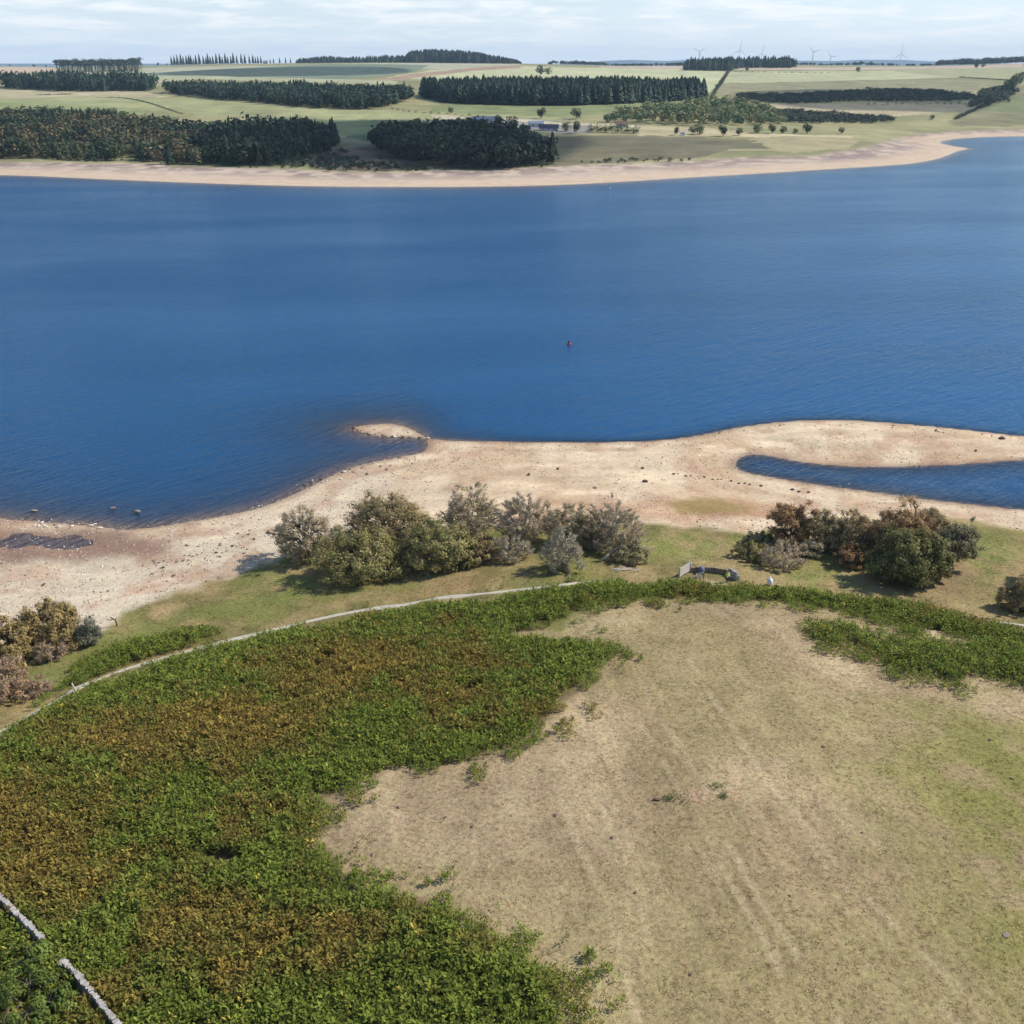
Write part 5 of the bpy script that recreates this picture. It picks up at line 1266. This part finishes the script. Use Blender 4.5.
# ------------------------------------------------------------------ air, sky, sun, camera
def haze():
    mb = MB(); mb.box((0, 4600, 80), (21000, 9700, 192)); o = mb.build('haze', None)
    m, nt = new_mat('haze_air'); out = N(nt, 'ShaderNodeOutputMaterial'); v = N(nt, 'ShaderNodeVolumePrincipled')
    v.inputs['Color'].default_value = (.62, .82, 1, 1); v.inputs['Density'].default_value = .00005; v.inputs['Anisotropy'].default_value = 0
    L(nt, v.outputs[0], out.inputs['Volume']); o.data.materials.append(m); tag(o, kind='stuff')
haze()

w = bpy.data.worlds.new('World'); SC.world = w; w.use_nodes = True; nt = w.node_tree; nt.nodes.clear()
out = N(nt, 'ShaderNodeOutputWorld'); bg = N(nt, 'ShaderNodeBackground'); bg.inputs['Strength'].default_value = .14
sky = N(nt, 'ShaderNodeTexSky', sky_type='NISHITA', sun_disc=False, sun_elevation=R(SUN_EL), sun_rotation=R(SUN_AZ), altitude=200, air_density=1.0, dust_density=.3, ozone_density=3.0)
tc = N(nt, 'ShaderNodeTexCoord'); sx = N(nt, 'ShaderNodeSeparateXYZ'); L(nt, tc.outputs['Generated'], sx.inputs[0])
ma = N(nt, 'ShaderNodeMath', operation='ADD'); ma.inputs[1].default_value = .09; mxz = N(nt, 'ShaderNodeMath', operation='MAXIMUM'); mxz.inputs[1].default_value = 0.0
L(nt, sx.outputs['Z'], mxz.inputs[0]); L(nt, mxz.outputs[0], ma.inputs[0])
dv = []
for ax in ('X', 'Y'):
    d = N(nt, 'ShaderNodeMath', operation='DIVIDE'); L(nt, sx.outputs[ax], d.inputs[0]); L(nt, ma.outputs[0], d.inputs[1]); dv.append(d)
cx = N(nt, 'ShaderNodeCombineXYZ'); L(nt, dv[0].outputs[0], cx.inputs[0]); L(nt, dv[1].outputs[0], cx.inputs[1])
cn = N(nt, 'ShaderNodeTexNoise', in_Scale=1.7, in_Detail=8.0, in_Roughness=.6, in_Distortion=.4); L(nt, cx.outputs[0], cn.inputs['Vector'])
cr2 = N(nt, 'ShaderNodeMapRange'); cr2.inputs['From Min'].default_value = .38; cr2.inputs['From Max'].default_value = .70; cr2.interpolation_type = 'SMOOTHSTEP'; L(nt, cn.outputs['Fac'], cr2.inputs['Value'])
# cloud cover thins out towards the zenith
fz = N(nt, 'ShaderNodeMapRange'); fz.inputs['From Min'].default_value = .05; fz.inputs['From Max'].default_value = .13; fz.inputs['To Min'].default_value = 1.0; fz.inputs['To Max'].default_value = .03; L(nt, sx.outputs['Z'], fz.inputs['Value'])
cm = N(nt, 'ShaderNodeMath', operation='MULTIPLY'); fl = N(nt, 'ShaderNodeMapRange'); fl.inputs['From Min'].default_value = .012; fl.inputs['From Max'].default_value = .045; fl.inputs['To Min'].default_value = .3; L(nt, sx.outputs['Z'], fl.inputs['Value'])
cm0 = N(nt, 'ShaderNodeMath', operation='MULTIPLY'); L(nt, cr2.outputs[0], cm0.inputs[0]); L(nt, fl.outputs[0], cm0.inputs[1]); L(nt, cm0.outputs[0], cm.inputs[0]); L(nt, fz.outputs[0], cm.inputs[1])
# thin high veil that whitens the sky low down
vf = N(nt, 'ShaderNodeMapRange'); vf.inputs['From Min'].default_value = .0; vf.inputs['From Max'].default_value = .11; vf.inputs['To Min'].default_value = .92; vf.inputs['To Max'].default_value = 0.0; L(nt, sx.outputs['Z'], vf.inputs['Value'])
veil = N(nt, 'ShaderNodeMix', data_type='RGBA'); L(nt, vf.outputs[0], veil.inputs[0]); L(nt, sky.outputs[0], veil.inputs[6]); veil.inputs[7].default_value = (5.2, 6.25, 7.65, 1)
mx = N(nt, 'ShaderNodeMix', data_type='RGBA'); L(nt, cm.outputs[0], mx.inputs[0]); L(nt, veil.outputs[2], mx.inputs[6]); mx.inputs[7].default_value = (7.2, 7.5, 7.8, 1)
L(nt, mx.outputs[2], bg.inputs['Color']); L(nt, bg.outputs[0], out.inputs[0])

sl = bpy.data.lights.new('sun', 'SUN'); sl.energy = 4.8; sl.angle = R(.53); sl.color = (1, .955, .88)
so = bpy.data.objects.new('sun', sl); COL.objects.link(so)
sd_ = Vector((math.sin(R(SUN_AZ))*math.cos(R(SUN_EL)), math.cos(R(SUN_AZ))*math.cos(R(SUN_EL)), math.sin(R(SUN_EL))))
so.rotation_euler = sd_.to_track_quat('Z', 'Y').to_euler(); so.location = (0, 0, 300)

cam = bpy.data.cameras.new('camera'); cam.lens = 36*F/1024; cam.sensor_width = 36; cam.clip_start = .5; cam.clip_end = 30000
co = bpy.data.objects.new('camera', cam); COL.objects.link(co); co.location = (0, 0, H); co.rotation_euler = (math.pi/2-PITCH, 0, 0)
SC.camera = co
SC.view_settings.view_transform = 'Standard'; SC.view_settings.look = 'None'; SC.view_settings.exposure = 0; SC.view_settings.gamma = 1
